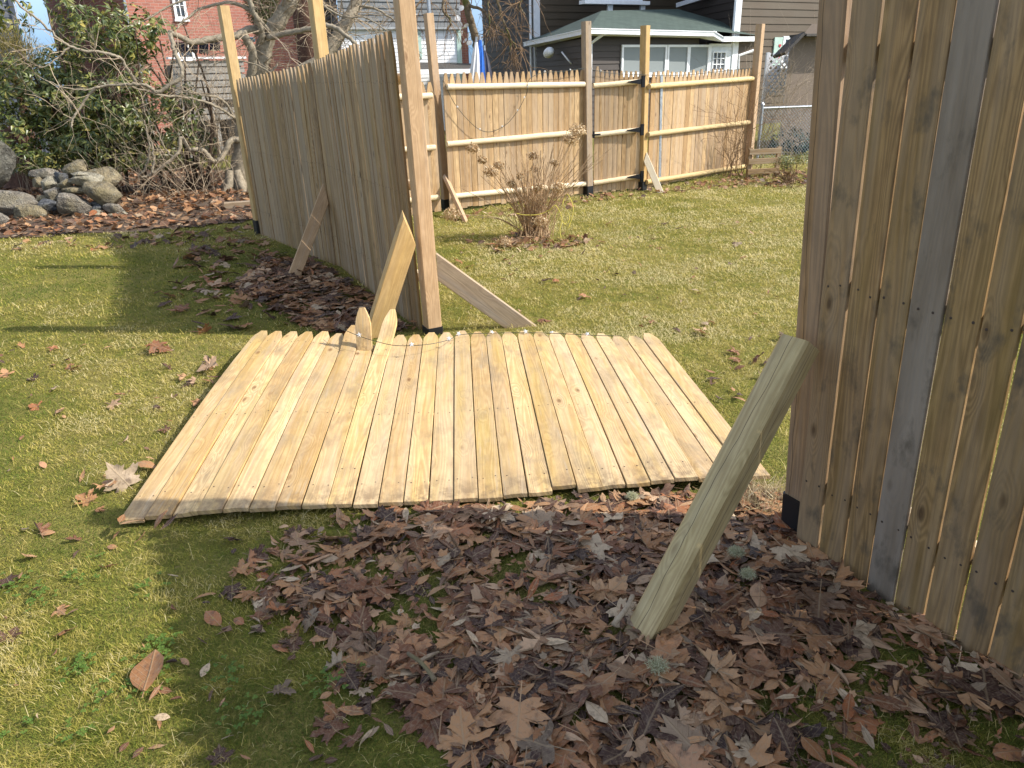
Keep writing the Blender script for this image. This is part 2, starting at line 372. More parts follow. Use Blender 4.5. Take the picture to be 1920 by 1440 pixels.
BED = [tuple(g2(*p)) for p in [(-60, 452), (120, 440), (330, 428), (485, 412), (470, 330), (330, 312), (140, 318), (-80, 330)]]
STRIP = [tuple(g2(*p)) for p in [(838, 398), (960, 390), (1100, 368), (1260, 352), (1400, 322), (1520, 322), (1530, 350), (1420, 348), (1280, 362), (1130, 378), (980, 405), (850, 415)]]
BUSHBED = [tuple(g2(*p)) for p in [(915, 462), (960, 440), (1040, 438), (1095, 445), (1070, 465), (990, 474), (930, 476)]]
sheet('leaf_mould_bed', BED, SOIL, .012, .2)

# ================================================================== FENCES
UP = np.array([0, 0, 1.0])
def pickets(name, parent, p0, p1, h0, h1, n, nrm, mat, gap=.003, lean=(0, 0, 0), z0=.03, t=.016, seed=1, rows=4, nails=(.2, .52, .85), rnds=None, spec=None, ear=None, jit=.006, tops=None):
    r = random.Random(seed); p0 = np.asarray(p0, float); p1 = np.asarray(p1, float); d = p1 - p0; L = np.linalg.norm(d[:2]); d = d / L; lean = np.asarray(lean, float)
    nrm = unit(nrm); mb = MB(); pw = L / n
    for i in range(n):
        s = (i + .5) / n; H = h0 + (h1 - h0) * s + r.uniform(-jit, jit)
        if tops: H += tops(s)
        gp = gap if not callable(gap) else gap(i)
        wdt = pw - gp; off = r.uniform(-.003, .003); sk = r.uniform(-.0025, .0025)
        base = p0 + d * (L * s)
        def f(u, v, q, base=base, off=off, sk=sk, H=H): return base + d * (u + sk * (v - .9)) + UP * v + lean * (v / 1.8) + nrm * (q + off)
        rn = r.random() * .96 if rnds is None else rnds(i, r)
        mb.picket(f, wdt, t, H, ear=ear, rows=rows, rnd=rn, v0=z0 + r.uniform(-.012, .012))
        for nv in nails:
            for sg in (-1, 1):
                mb.disc(f(sg * wdt * .27 + r.uniform(-.006, .006), nv * 1.75 + r.uniform(-.008, .008), .0006), nrm, .0035 + .001 * r.random(), 1)
    return mb.build(name, [mat, NAIL], parent, smooth='angle')
def rail(parent, a, b, r, mat):
    mb = MB(); a = np.asarray(a); b = np.asarray(b); k = 9
    pts = [a + (b - a) * i / k + np.array([0, 0, random.uniform(-.002, .002)]) for i in range(k + 1)]
    mb.tube(pts, [r * random.uniform(.94, 1.04) for _ in pts], 12, random.random()); return mb.build('rail', mat, parent, smooth=False)
def post(parent, a, b, d, mat, w=.09, sleeve=0.16, top=None):
    mb = MB(); mb.beam(a, b, d, w, w, ch=.006, sub=8); o = mb.build('post', mat, parent)
    if sleeve:
        a = np.asarray(a, float); b = np.asarray(b, float); ax = unit(b - a); mb = MB()
        mb.beam(a - ax * .02, a + ax * sleeve, d, w + .012, w + .012, ch=.008, sub=1); mb.build('post_sleeve', BLACK, o)
    return o

# ---- left fence (shaded outer face towards us)
PN, PM, PE = G(790, 620), G(640, 503), G(489, 440)
nL1 = unit([-(PM - PN)[1], (PM - PN)[0], 0]); nL2 = unit([-(PE - PM)[1], (PE - PM)[0], 0])
if nL1[0] > 0: nL1 = -nL1
if nL2[0] > 0: nL2 = -nL2
fl = thing('picket_fence', 'tall weathered picket fence on the left with three tall posts, seen from its shaded side', 'fence', PN)
dL1 = unit(PM - PN); dL2 = unit(PE - PM)
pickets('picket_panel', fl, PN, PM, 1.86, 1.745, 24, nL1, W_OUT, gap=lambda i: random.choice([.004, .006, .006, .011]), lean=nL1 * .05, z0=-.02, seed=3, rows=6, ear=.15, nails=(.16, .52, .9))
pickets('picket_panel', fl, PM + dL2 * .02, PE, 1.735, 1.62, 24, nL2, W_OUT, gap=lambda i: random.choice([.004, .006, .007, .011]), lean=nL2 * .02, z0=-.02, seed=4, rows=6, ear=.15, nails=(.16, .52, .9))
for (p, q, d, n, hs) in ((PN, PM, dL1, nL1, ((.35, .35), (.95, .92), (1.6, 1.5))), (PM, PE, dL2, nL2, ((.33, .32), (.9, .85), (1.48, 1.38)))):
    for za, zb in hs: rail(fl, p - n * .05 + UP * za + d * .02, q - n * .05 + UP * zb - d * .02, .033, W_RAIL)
pb = G(812, 624); pt = A(757, 0, pb[1]); ax = (pt - pb) / pt[2]
POSTN = (pb, pb + ax * 2.5)
post(fl, pb, pb + ax * 2.5, dL1, W_POST, .1, .05)
pb2 = PM - nL2 * .03; pt2 = A(584, 0, pb2[1]); ax2 = (pt2 - pb2) / pt2[2]; post(fl, pb2 - nL2 * .03, pb2 - nL2 * .03 + ax2 * 2.5, dL2, W_POSTY, .095, 0)
pb3 = PE + dL2 * .05 - nL2 * .02; pt3 = A(418, 11, pb3[1]); post(fl, pb3, pt3, dL2, W_POSTY, .1, .16)

# ---- back fence, left of the gate
B0, B1 = G(836, 398), G(1097, 366)
fb = thing('picket_fence', 'sunlit picket fence across the back of the yard, left of the gate, with pale rails', 'fence', B0)
dB = unit(B1 - B0); nB = np.array([dB[1], -dB[0], 0])
A0 = PE + np.array([.09, .06, 0]); A1 = B0 - dB * .06; dA = unit(A1 - A0); nA = np.array([dA[1], -dA[0], 0])
pickets('picket_panel', fb, A0, A1, 1.6, 1.54, 22, nA, W_BACK, lean=nA * -.02, seed=6, ear=.16, nails=())
for z0_, z1_ in ((.22, .2), (.82, .8), (1.4, 1.39)): rail(fb, A0 + nA * .03 + UP * z0_ + dA * .03, A1 + nA * .03 + UP * z1_ - dA * .05, .034, W_RAIL)
pickets('picket_panel', fb, B0 + dB * .06, B1 - dB * .03, 1.635, 1.635, 25, nB, W_BACK, seed=5, ear=.16, nails=(.17, .5, .86))
for (a_, b_) in (((836, 163), (1093, 158)), ((836, 270), (1093, 247)), ((852, 367), (1096, 344))):
    rail(fb, onwall(*a_, B0, B1) + nB * .03, onwall(*b_, B0, B1) + nB * .03, .034, W_RAIL)
pz = G(838, 392); post(fb, pz, A(803, 25, pz[1]), dB, W_POST, .095, .13)
pz = G(1103, 366); post(fb, pz, A(1099, 40, pz[1]), dB, W_GREYB, .1, .13)

# ---- gate
G0, G1 = G(1112, 364), G(1197, 358)
gt = thing('picket_gate', 'narrow picket gate with black strap hinges in the back fence', 'gate', G0)
dG = unit(G1 - G0); nG = np.array([dG[1], -dG[0], 0])
pickets('picket_panel', gt, G0, G1, 1.63, 1.6, 10, nG, W_BACK, seed=8, ear=.16, nails=(), tops=lambda s: .05 if s < .1 else 0)
for (a_, b_) in (((1111, 161), (1198, 153)), ((1111, 253), (1196, 243)), ((1111, 343), (1196, 330))):
    pa, pb_ = onwall(*a_, G0, G1) + nG * .03, onwall(*b_, G0, G1) + nG * .03
    rail(gt, pa, pb_, .033, W_RAIL)
    mb = MB(); e = pb_ + nG * .036; q = e - dG * .2
    v = [e + UP * .035, e - UP * .035, q - UP * .006, q + UP * .006]; v2 = [p + nG * .006 for p in v]
    mb.add(v + v2, [(0, 1, 2, 3)[::-1], (4, 5, 6, 7), (0, 4, 7, 3), (1, 2, 6, 5), (0, 1, 5, 4), (2, 3, 7, 6)])
    mb.box(e + dG * .035 + UP * 0, .022, .012, .075, dG); mb.tube([e + UP * -.075 + dG * .012, e + UP * .075 + dG * .012], .009, 8)
    mb.build('hinge', IRON, gt)
mb = MB(); lp = onwall(1107, 252, G0, G1) + nG * .07; mb.box(lp, .03, .014, .045, dG); mb.box(lp + dG * .07, .05, .008, .01, dG); mb.tube([lp - dG * .05, lp + dG * .02 + nG * .03], .011, 8); mb.build('latch', IRON, gt)

# ---- back fence, right of the gate
D0, D1 = G(1213, 356), G(1404, 316)
fr = thing('picket_fence', 'sunlit picket fence right of the gate with yellow round rails and one grey metal strip', 'fence', D0)
dD = unit(D1 - D0); nD = np.array([dD[1], -dD[0], 0])
pickets('picket_panel', fr, D0, D1, 1.585, 1.6, 27, nD, W_BACK, seed=9, ear=.17, nails=(.17, .5, .86), jit=.02)
for (a_, b_) in (((1213, 162), (1415, 147)), ((1211, 252), (1404, 229)), ((1208, 341), (1400, 310))):
    rail(fr, onwall(*a_, D0, D1) + nD * .035, onwall(*b_, D0, D1) + nD * .035, .036, W_RAILY)
mb = MB(); s0 = onwall(1236, 352, D0, D1); s1 = onwall(1240, 140, D0, D1); mb.beam(s0 + nD * .006, s1 + nD * .006, dD, .06, .006, .001, sub=1); mb.build('metal_strip', GALV, fr)
pz = G(1203, 357); post(fr, pz, A(1210, 48, pz[1]), dD, W_POSTY, .1, .13)
pz = G(1402, 318); post(fr, pz, A(1426, 45, pz[1]), dD, W_POST, .11, 0)

# ---- right fence beside the camera (shaded outer face)
R0 = G(1490, 1019); R2 = G(1674, 1137); dR = unit(R2 - R0); nR = np.array([dR[1], -dR[0], 0.0])
if nR[0] > 0: nR = -nR
R9 = R0 + dR * 2.4
leanR = nR * .09
frt = thing('picket_fence', 'close shaded picket fence at the right edge with bright gaps and one grey board', 'fence', R0)
gaps = {0: .009, 1: .008, 2: .005, 3: .007, 4: .005, 5: .010, 6: .008, 7: .006, 8: .008}
pickets('picket_panel', frt, R0, R9, 1.97, 1.97, 24, nR, W_RIGHT, gap=lambda i: gaps.get(i, .005), lean=leanR, z0=.0, seed=12, rows=8, t=.018, ear=.06, nails=(.16, .56), rnds=lambda i, r: .99 if i == 3 else r.random() * .93, jit=.01)  # unseen picket tips kept short so their cast shadow looks less toothed
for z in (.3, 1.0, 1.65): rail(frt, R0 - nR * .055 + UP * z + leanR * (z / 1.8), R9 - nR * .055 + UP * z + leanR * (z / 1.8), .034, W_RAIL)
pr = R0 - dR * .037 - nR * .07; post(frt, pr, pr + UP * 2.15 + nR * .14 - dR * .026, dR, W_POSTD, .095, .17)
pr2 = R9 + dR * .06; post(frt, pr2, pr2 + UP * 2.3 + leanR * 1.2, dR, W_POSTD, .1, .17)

# ================================================================== FALLEN PANEL
BLc, BRc, TLc, TRc = G(222, 974, .035), G(1446, 893, .05), G(480, 621, .13), G(1228, 626, .07)
fp = thing('fallen_fence_panel', 'yellow picket panel fallen flat on the grass between the two standing fences', 'fence panel', (BLc + BRc + TLc + TRc) / 4 * np.array([1, 1, 0]))
NP = 26; LP = (np.linalg.norm(TLc - BLc) + np.linalg.norm(TRc - BRc)) / 2
rr = random.Random(21)
def panel_pt(s, v):       # s across, v metres along
    q = v / LP
    p = (BLc * (1 - s) + BRc * s) * (1 - q) + (TLc * (1 - s) + TRc * s) * q
    return p + UP * (.02 * sin(pi * min(max(q, 0), 1)) * (1 - s) + .012 * sin(s * 9 + q * 2) * (1 if 0.1 < s < .95 else .3))
mb = MB()
loose = {}
for i in range(NP):
    s = (i + .5) / NP; off = rr.uniform(-.004, .005); sk = rr.uniform(-.002, .002); dv = rr.uniform(-.018, .018)
    if i in (20,): dv -= .0
    if i == 24: dv += -.02
    side = unit((BRc - BLc) * .5 + (TRc - TLc) * .5)
    def f(u, v, q, s=s, off=off, sk=sk, dv=dv, i=i):
        vv = v + dv * 0; e = max(0, v - LP * .80)
        wloc_ = (np.linalg.norm(BRc - BLc) * (1 - v / LP) + np.linalg.norm(TRc - TLc) * (v / LP))
        p = panel_pt(s + (u + sk * (v - 1)) / 2.52, vv) + UP * (off + q)
        if i == 8: p = p + UP * (e * .20 + e * e * .3) + np.array([e * .12, -e * .05, 0])
        if i == 6: p = p + UP * (e * .16)
        return p
    wp = 2.5 / NP - .004 - rr.random() * .003
    b0 = rr.uniform(-.007, .007) + (.03 if i in (17,) else 0)
    Li = LP + rr.uniform(-.015, .015)
    wi = 2.52 / NP - .0022 - rr.random() * .003
    if i == 7:
        mb.picket(f, wi, .017, LP * .855, ear=0, rows=8, v0=b0)
        org = f(0, LP * .855, 0) + np.array([.0, -.012, .0])
        m2 = MB(); fx = unit([1, .05, 0]); fu = unit([.0, .22, 1])
        m2.picket(lambda u, v, q: org + fx * u + fu * v + np.array([-.05, -1, .2]) * q, .092, .017, .255, ear=.1, rows=3, rnd=.6); m2.build('loose_picket', W_NEW, fp)['label'] = 'broken picket end standing upright'
    elif i == 8:
        mb2 = MB(); mb2.picket(f, wi, .017, Li + .05, rows=14, v0=b0, rnd=.3)
        for nv in (.14, .62, 1.0): 
            for sg in (-1, 1): mb2.disc(f(sg * .026, nv * 1.55 + .05, .0008), UP, .004, 1)
        mb2.build('loose_picket', [W_NEW, NAIL], fp)['label'] = 'picket bent up at its pointed end'
    else:
        mb.picket(f, wi, .017, Li, rows=10, v0=b0, tipw=.42, ear=.115)
    for nv in (.15, .78, LP - .19):
        for sg in (-1, 1):
            if rr.random() < .93 and not (i == 8) and not (i == 7 and nv > 1.5): mb.disc(f(sg * .026 + rr.uniform(-.006, .006), nv + rr.uniform(-.01, .01), .0008), UP, .003 + .001 * rr.random(), 1)
mb.build('picket_panel', [W_NEW, NAIL], fp, smooth='angle')
for v in (.15, .78, LP - .19): rail(fp, panel_pt(.0, v) - UP * .047, panel_pt(1, v) - UP * .047, .027, W_RAILY)

# ================================================================== BRACES
def brace(label, a, b, nrm, w, t, mat, cut, ch=.004, cond=None):
    a = np.asarray(a, float); b = np.asarray(b, float); ax = unit(b - a); wd = np.cross(unit(nrm), ax)
    mb = MB(); mb.beam(a, b, wd, w, t, ch, na=(0, 0, 1), nb=cut, sub=8); o = mb.build('wooden_brace', mat)
    return tag(o, label, 'brace', 'braces propping up the fences')
a = G(549, 524); b = onwall(617, 362, PN, PM) + nL1 * .03
brace('tan brace leaning on the shaded left fence, below its middle post', a, b, (.35, -.9, .2), .105, .045, W_POST, nL1)
a = G(702, 632); b = A(767, 428, pb[1] - .1)
brace('wide yellow brace behind the raised broken pickets, left of the tall post', a, b, (.62, -.78, .1), .15, .045, W_POSTY, (1, 0, .25))
a = G(978, 614); b = A(820, 500, pb[1] + .0)
brace('low grey-brown brace slanting down to the right of the tall post onto the sunny lawn', a, b, (-.1, -1, .15), .14, .042, W_GREYB, (1, 0, 0))
a = G(872, 414); b = A(836, 334, 9.72)
brace('short brace against the tall back post, left of the dried bush', a, b, (.7, -.7, 0), .09, .042, W_POST, nB)
a = G(1238, 361); b = A(1211, 297, D0[1] - .08)
brace('pale brace against the yellow post at the hinge side of the gate', a, b, (-.2, -.8, .4), .09, .042, W_RAIL, nD)
a = G(1212, 1186); b = A(1501, 642, 2.21)
h = unit([b[0] - a[0], b[1] - a[1], 0]); axb = unit(b - a); nn = unit(np.cross(np.cross(axb, UP), axb)); 
brace('thick greenish square brace in the foreground leaning against the close right fence', a, b, nn, .098, .096, W_TREAT, (h[0] * .55, h[1] * .55, .8), ch=.009)

# ================================================================== HOUSES AND THINGS BEHIND
def brick_mat():
    m, t, b = newmat('red brick'); at = attr(t, 'gc').outputs['Vector']
    br = N(t, 'ShaderNodeTexBrick'); br.inputs['Scale'].default_value = 1.0; br.inputs['Brick Width'].default_value = .21; br.inputs['Row Height'].default_value = .072; br.inputs['Mortar Size'].default_value = .006
    br.inputs['Color1'].default_value = (.36, .125, .085, 1); br.inputs['Color2'].default_value = (.26, .085, .06, 1); br.inputs['Mortar'].default_value = (.36, .27, .23, 1)
    br.inputs['Bias'].default_value = -.1; lk(t, at, br.inputs['Vector'])
    c = mixc(t, math_(t, 'MULTIPLY', noise_(t, at, 1.4, 4), .5), br.outputs[0], (.38, .17, .12)); lk(t, c, b.inputs['Base Color']); b.inputs['Roughness'].default_value = .9
    bump_(t, b, math_(t, 'SUBTRACT', 1.0, br.outputs['Fac']), .5, .01); return m
def siding_mat(name, c, var=.25, grey=(.3, .3, .3), g=.3):
    m, t, b = newmat(name); at = attr(t, 'gc').outputs['Vector']; rn = attr(t, 'rnd').outputs['Fac']
    sp = N(t, 'ShaderNodeSeparateXYZ'); lk(t, at, sp.inputs[0])
    st = noise_(t, comb(t, math_(t, 'MULTIPLY', sp.outputs[0], 2), math_(t, 'MULTIPLY', sp.outputs[1], 50), rn), 1.0, 4, .6)
    big = noise_(t, at, .9, 4)
    cc = mixc(t, st, tuple(x * (1 - var) for x in c), tuple(min(1, x * (1 + var)) for x in c)); cc = mixc(t, math_(t, 'MULTIPLY', maprange(t, big, .4, .7), g), cc, grey)
    cc = mixc(t, math_(t, 'MULTIPLY', rn, .25), cc, tuple(x * .6 for x in c))
    lk(t, cc, b.inputs['Base Color']); b.inputs['Roughness'].default_value = .7; return m
def shingle_mat(name, c1, c2):
    m, t, b = newmat(name); at = attr(t, 'gc').outputs['Vector']
    br = N(t, 'ShaderNodeTexBrick'); br.inputs['Scale'].default_value = 1; br.inputs['Brick Width'].default_value = .22; br.inputs['Row Height'].default_value = .13; br.inputs['Mortar Size'].default_value = .006
    br.inputs['Color1'].default_value = (*c1, 1); br.inputs['Color2'].default_value = (*c2, 1); br.inputs['Mortar'].default_value = (c2[0] * .45, c2[1] * .45, c2[2] * .45, 1)
    lk(t, at, br.inputs['Vector']); c = mixc(t, math_(t, 'MULTIPLY', noise_(t, at, 60, 2), .5), br.outputs[0], tuple(x * .7 for x in c1))
    lk(t, c, b.inputs['Base Color']); b.inputs['Roughness'].default_value = .9; bump_(t, b, br.outputs['Fac'], -.4, .01); return m
BRICK = brick_mat()
BROWN = siding_mat('brown clapboard', (.085, .058, .032), .3, (.105, .085, .056), .5); BROWN_SHADE = siding_mat('shaded brown clapboard', (.05, .038, .03), .25, (.06, .05, .045), .3)  # second is the same siding with side-wall and eave shade put into its colour
WSID = siding_mat('white clapboard', (.78, .78, .78), .04, (.7, .7, .69), .3); GSHING = shingle_mat('grey shingle', (.23, .235, .235), (.16, .165, .165))
GREEN_ROOF = shingle_mat('green roof shingle', (.068, .098, .08), (.045, .068, .056)); DARK_ROOF = shingle_mat('dark roof shingle', (.09, .08, .07), (.05, .045, .04))
MINT = plain('mint paint', (.42, .55, .48), .5, .06); GLASS = plain('dark window glass', (.03, .035, .04), .08, .1, spec=.6)
BLIND = siding_mat('pale window blind', (.21, .235, .235), .05, (.18, .2, .2), .2); SLATE = siding_mat('dark slate siding', (.05, .06, .085), .25)
GREYDECK = siding_mat('weathered grey deck board', (.27, .25, .22), .2); SHEDM = siding_mat('brown shed siding', (.17, .125, .09), .12, (.2, .16, .12), .3)
REDP = plain('red paint', (.5, .04, .05), .5, .05)

def clap(mb, P, Q, z0, z1, nrm, course=.12, proud=.014, zP=None):
    P = np.array([P[0], P[1], 0.]); Q = np.array([Q[0], Q[1], 0.]); L = np.linalg.norm(Q - P); z = z0; nrm = unit(nrm)
    while z < z1 - .01:
        zt = min(z + course, z1); rn = random.random()
        v = [P + UP * z + nrm * proud, Q + UP * z + nrm * proud, Q + UP * zt, P + UP * zt, P + UP * z, Q + UP * z]
        mb.add(v, [(0, 1, 2, 3), (4, 5, 1, 0)], [(0, z, rn), (L, z, rn), (L, zt, rn), (0, zt, rn), (0, z, rn), (L, z, rn)], rn); z = zt
def flat(mb, P, Q, z0, z1):
    P = np.array([P[0], P[1], 0.]); Q = np.array([Q[0], Q[1], 0.]); L = np.linalg.norm(Q - P)
    mb.add([P + UP * z0, Q + UP * z0, Q + UP * z1, P + UP * z1], [(0, 1, 2, 3)], [(0, z0, 0), (L, z0, 0), (L, z1, 0), (0, z1, 0)])
def wn(P, Q): d = unit([Q[0] - P[0], Q[1] - P[1], 0]); return d, np.array([d[1], -d[0], 0])
def frame(name, parent, P, Q, x0, x1, z0, z1, pane_mat, fr=.07, cols=1, rows=1, fmat=None, proud=.03, split=None):
    """window on wall P->Q; x in metres from P"""
    d, n = wn(P, Q); o = np.array([P[0], P[1], 0.]) + n * .02; fmat = fmat or WHITE
    mb = MB(); cx = (x0 + x1) / 2; cz = (z0 + z1) / 2
    def bar(xa, xb, za, zb, pr): mb.box(o + d * (xa + xb) / 2 + UP * (za + zb) / 2 + n * pr / 2, (xb - xa) / 2, pr / 2 + .01, (zb - za) / 2, d)
    bar(x0, x0 + fr, z0, z1, proud); bar(x1 - fr, x1, z0, z1, proud); bar(x0 + fr, x1 - fr, z0, z0 + fr, proud); bar(x0 + fr, x1 - fr, z1 - fr, z1, proud)
    bar(x0 - .03, x1 + .03, z0 - .05, z0 - .003, proud + .03)
    for i in range(1, cols): x = x0 + fr + (x1 - x0 - 2 * fr) * i / cols; bar(x - .012, x + .012, z0 + fr, z1 - fr, proud * .6)
    for i in range(1, rows): z = z0 + fr + (z1 - z0 - 2 * fr) * i / rows; bar(x0 + fr, x1 - fr, z - .012 * 1.0, z + .012, proud * .55)
    w_ = mb.build(name, fmat, parent); pm = MB(); q = o + n * .008
    pa, pb_ = q + d * (x0 + fr), q + d * (x1 - fr); L = x1 - x0
    pm.add([pa + UP * (z0 + fr), pb_ + UP * (z0 + fr), pb_ + UP * (z1 - fr), pa + UP * (z1 - fr)], [(0, 1, 2, 3)], [(0, 0, 0), (L, 0, 0), (L, 1, 0), (0, 1, 0)]); pm.build('pane', pane_mat, w_); return w_
def wx(px, py, P, Q):
    p = onwall(px, py, P, Q); return np.linalg.norm(p[:2] - np.asarray(P)[:2]), p[2]
def wpx(name, parent, P, Q, a, b_, pane, **k):
    x0, z1 = wx(*a, P, Q); x1, z0 = wx(*b_, P, Q); return frame(name, parent, P, Q, x0, x1, z0, z1, pane, **k)
def trim(parent, name, P, Q, px, z0, z1, wd=.12, mat=None):
    mb = MB(); d, n = wn(P, Q); x, _ = wx(px, 60, P, Q); c = np.array([P[0], P[1], 0]) + d * x + n * .02; mb.box(c + UP * (z0 + z1) / 2, wd / 2, .03, (z1 - z0) / 2, d); return mb.build(name, mat or WHITE, parent)

# ---- brick house
P, Q = A(245, 60, 22), A(600, 60, 25.5); S = A(98, 60, 26.5)
hb = thing('brick_house', 'red brick house at the top left behind the bare twigs and evergreen shrub', 'house', (P[0], P[1], 0))
mb = MB(); flat(mb, P, Q, 0, 9); flat(mb, S, P, 0, 9); flat(mb, Q, Q + np.array([-3, 5, 0]), 0, 9)
mb.build('wall', BRICK, hb)
wpx('window', hb, P, Q, (311, -60), (352, 37), GLASS, cols=2, rows=4)
wpx('window', hb, P, Q, (327, 84), (366, 114), GLASS, cols=1, rows=1)
d, n = wn(P, Q); mb = MB(); c = np.array([P[0], P[1], 0]) + n * .06 - d * .02; c2 = onwall(258, 108, P, Q) + n * .06
mb.tube([c + UP * 8, c + UP * 2.9, c2 * np.array([1, 1, 0]) + UP * 2.5, c2 * np.array([1, 1, 0]) + UP * .1], .04, 6); mb.build('downspout', GALV, hb)
# ---- slate house far left
P, Q = A(-160, 60, 19), A(36, 60, 20); hs = thing('slate_house', 'dark blue-grey house corner at the top left edge beside the patch of sky', 'house', (P[0], P[1], 0))
d, n = wn(P, Q); mb = MB(); clap(mb, P, Q, 0, 7, n, .15); clap(mb, Q, Q + np.array([-4.2, 5.6, 0]), 0, 7, (1, .3, 0), .15); mb.build('wall', SLATE, hs); trim(hs, 'corner_trim', P, Q, 34, 0, 7, .1, SLATE)
# ---- grey deck under brick house
P, Q = A(318, 112, 17.5), A(455, 112, 18.5); hd = thing('wooden_deck', 'weathered grey board deck in front of the brick house, seen through twigs', 'deck', (P[0], P[1], 0)); d, n = wn(P, Q)
L = np.linalg.norm((Q - P)[:2]); mb = MB(); o = np.array([P[0], P[1], 0])
zt = P[2]
for i in range(9):
    if i in (6,): continue
    z = zt - .14 * i - .08; mb.box(o + d * L / 2 + UP * z, L / 2, .02, .055, d)
mb.build('side_boards', GREYDECK, hd)
mb = MB(); mb.box(o + d * L / 2 + UP * (zt + .03) + n * .02, L / 2 + .05, .08, .02, d); mb.build('top_rail', WHITE, hd)
for x in (.1, L * .5, L - .1):
    mb = MB(); mb.box(o + d * x - n * .08 + UP * zt / 2, .05, .05, zt / 2, d); mb.build('post', GREYDECK, hd)
mb = MB(); flat(mb, o - n * .5, o - n * .5 + d * L, 0, zt - .1); mb.build('skirt', plain('dark deck underside', (.03, .028, .025), .9), hd)
# ---- clothes on a line
cl = tag(None or (lambda: (lambda m_: (m_.tube([A(318, 76, 17), A(390, 80, 17.2), A(470, 70, 17.5)], .006, 5), m_.build('clothes_line', plain('line', (.5, .5, .48), .6)))[1])(MB()))(), 'thin clothes line strung in front of the brick house', 'clothes line')
NAVY = plain('dark navy cloth', (.012, .013, .03), .85, .2); TEAL = plain('teal cloth', (.02, .2, .32), .8, .1)
def garment(label, px0, px1, py0, py1, Y, mat, sag=.3):
    mb = MB(); nx_, nz_ = 7, 6; V = []
    for s_ in (0, 1):
        for j in range(nz_ + 1):
            for i in range(nx_ + 1):
                px = px0 + (px1 - px0) * i / nx_; lo_ = py1 - sag * (py1 - py0) * abs(sin(i * 1.7 + px0)); py = py0 + (lo_ - py0) * j / nz_
                V.append(A(px, py, Y + .03 * sin(i * 2.1 + px0) * j / nz_ + s_ * .012))
    k = (nx_ + 1) * (nz_ + 1); Fc = []
    for s_ in (0, 1):
        for j in range(nz_):
            for i in range(nx_):
                q = [s_ * k + j * (nx_ + 1) + i, s_ * k + j * (nx_ + 1) + i + 1, s_ * k + (j + 1) * (nx_ + 1) + i + 1, s_ * k + (j + 1) * (nx_ + 1) + i]; Fc.append(q if s_ else q[::-1])
    bd = [i for i in range(nx_ + 1)] + [j * (nx_ + 1) + nx_ for j in range(1, nz_ + 1)] + [nz_ * (nx_ + 1) + i for i in range(nx_ - 1, -1, -1)] + [j * (nx_ + 1) for j in range(nz_ - 1, 0, -1)]
    Fc += [(bd[i], bd[(i + 1) % len(bd)], bd[(i + 1) % len(bd)] + k, bd[i] + k) for i in range(len(bd))]
    mb.add(V, Fc); tag(mb.build('hanging_garment', mat, smooth=True), label, 'garment', 'clothes hanging on the line')
garment('dark garment at the left end of the clothes line', 328, 352, 79, 104, 17.05, NAVY)
garment('dark garment second from the left on the clothes line', 354, 371, 80, 103, 17.1, NAVY)
garment('long dark garment in the middle of the clothes line', 373, 391, 79, 107, 17.15, NAVY)
garment('dark garment beside the long middle one on the clothes line', 393, 413, 79, 100, 17.2, NAVY)
garment('teal cloth at the right end of the clothes line', 460, 478, 70, 79, 17.4, TEAL, .1)

# ---- white and grey house
P, Q = A(636, 60, 24), A(862, 60, 25.5); S = A(606, 60, 30)
hw = thing('white_house', 'house with grey shingled upper wall and white clapboards behind the tall post', 'house', (P[0], P[1], 0)); d, n = wn(P, Q)
zs = onwall(740, 52, P, Q)[2]; zb = onwall(820, 118, P, Q)[2]
mb = MB(); clap(mb, P, Q, 0, zs, n, .105); mb.build('lower_wall', WSID, hw)
mb = MB(); clap(mb, P + n * .12, Q + n * .12, zs, 8, n, .17, .03); clap(mb, S, P + n * .12, 0, 8, (-.9, -.4, 0), .17, .03); mb.build('upper_wall', GSHING, hw)
mb = MB(); c = (P + Q) / 2; L = np.linalg.norm((Q - P)[:2]); mb.box(np.array([c[0], c[1], zs - .02]) + n * .08, L / 2, .1, .03, d); mb.build('band_board', plain('grey trim', (.35, .36, .36), .6), hw)
trim(hw, 'corner_trim', P, Q, 859, 0, zs, .14, MINT)
x0, z1 = wx(768, 50, P, Q); x1, z0 = wx(791, 110, P, Q)
mb = MB(); o = np.array([P[0], P[1], 0]) + n * .035; mb.box(o + d * (x0 + x1) / 2 + UP * (z0 + z1 - .15) / 2, (x1 - x0) / 2, .02, (z1 - .15 - z0) / 2, d)
for k in (0, 1): mb.box(o + n * .012 + d * (x0 + x1) / 2 + UP * (z0 + .12 + (z1 - z0 - .2) * (.25 + .5 * k)), (x1 - x0) / 2 - .06, .02, (z1 - z0) / 5.5, d)
mb.build('shutter', MINT, hw)
# small lean-to roof
e0, e1 = A(758, 131, 22.3), A(888, 128, 23.4); r0, r1 = A(758, 116, 24.0), A(886, 119, 25.2)
mb = MB(); mb.add([e0, e1, r1, r0], [(0, 1, 2, 3)], [(0, 0, 0), (3, 0, 0), (3, 1.6, 0), (0, 1.6, 0)]); mb.build('porch_roof', DARK_ROOF, hw)
mb = MB(); c = (e0 + e1) / 2; dd, nn_ = wn(e0, e1); mb.box(c - UP * .07, np.linalg.norm(e1 - e0) / 2, .03, .06, dd); mb.build('gutter', WHITE, hw)
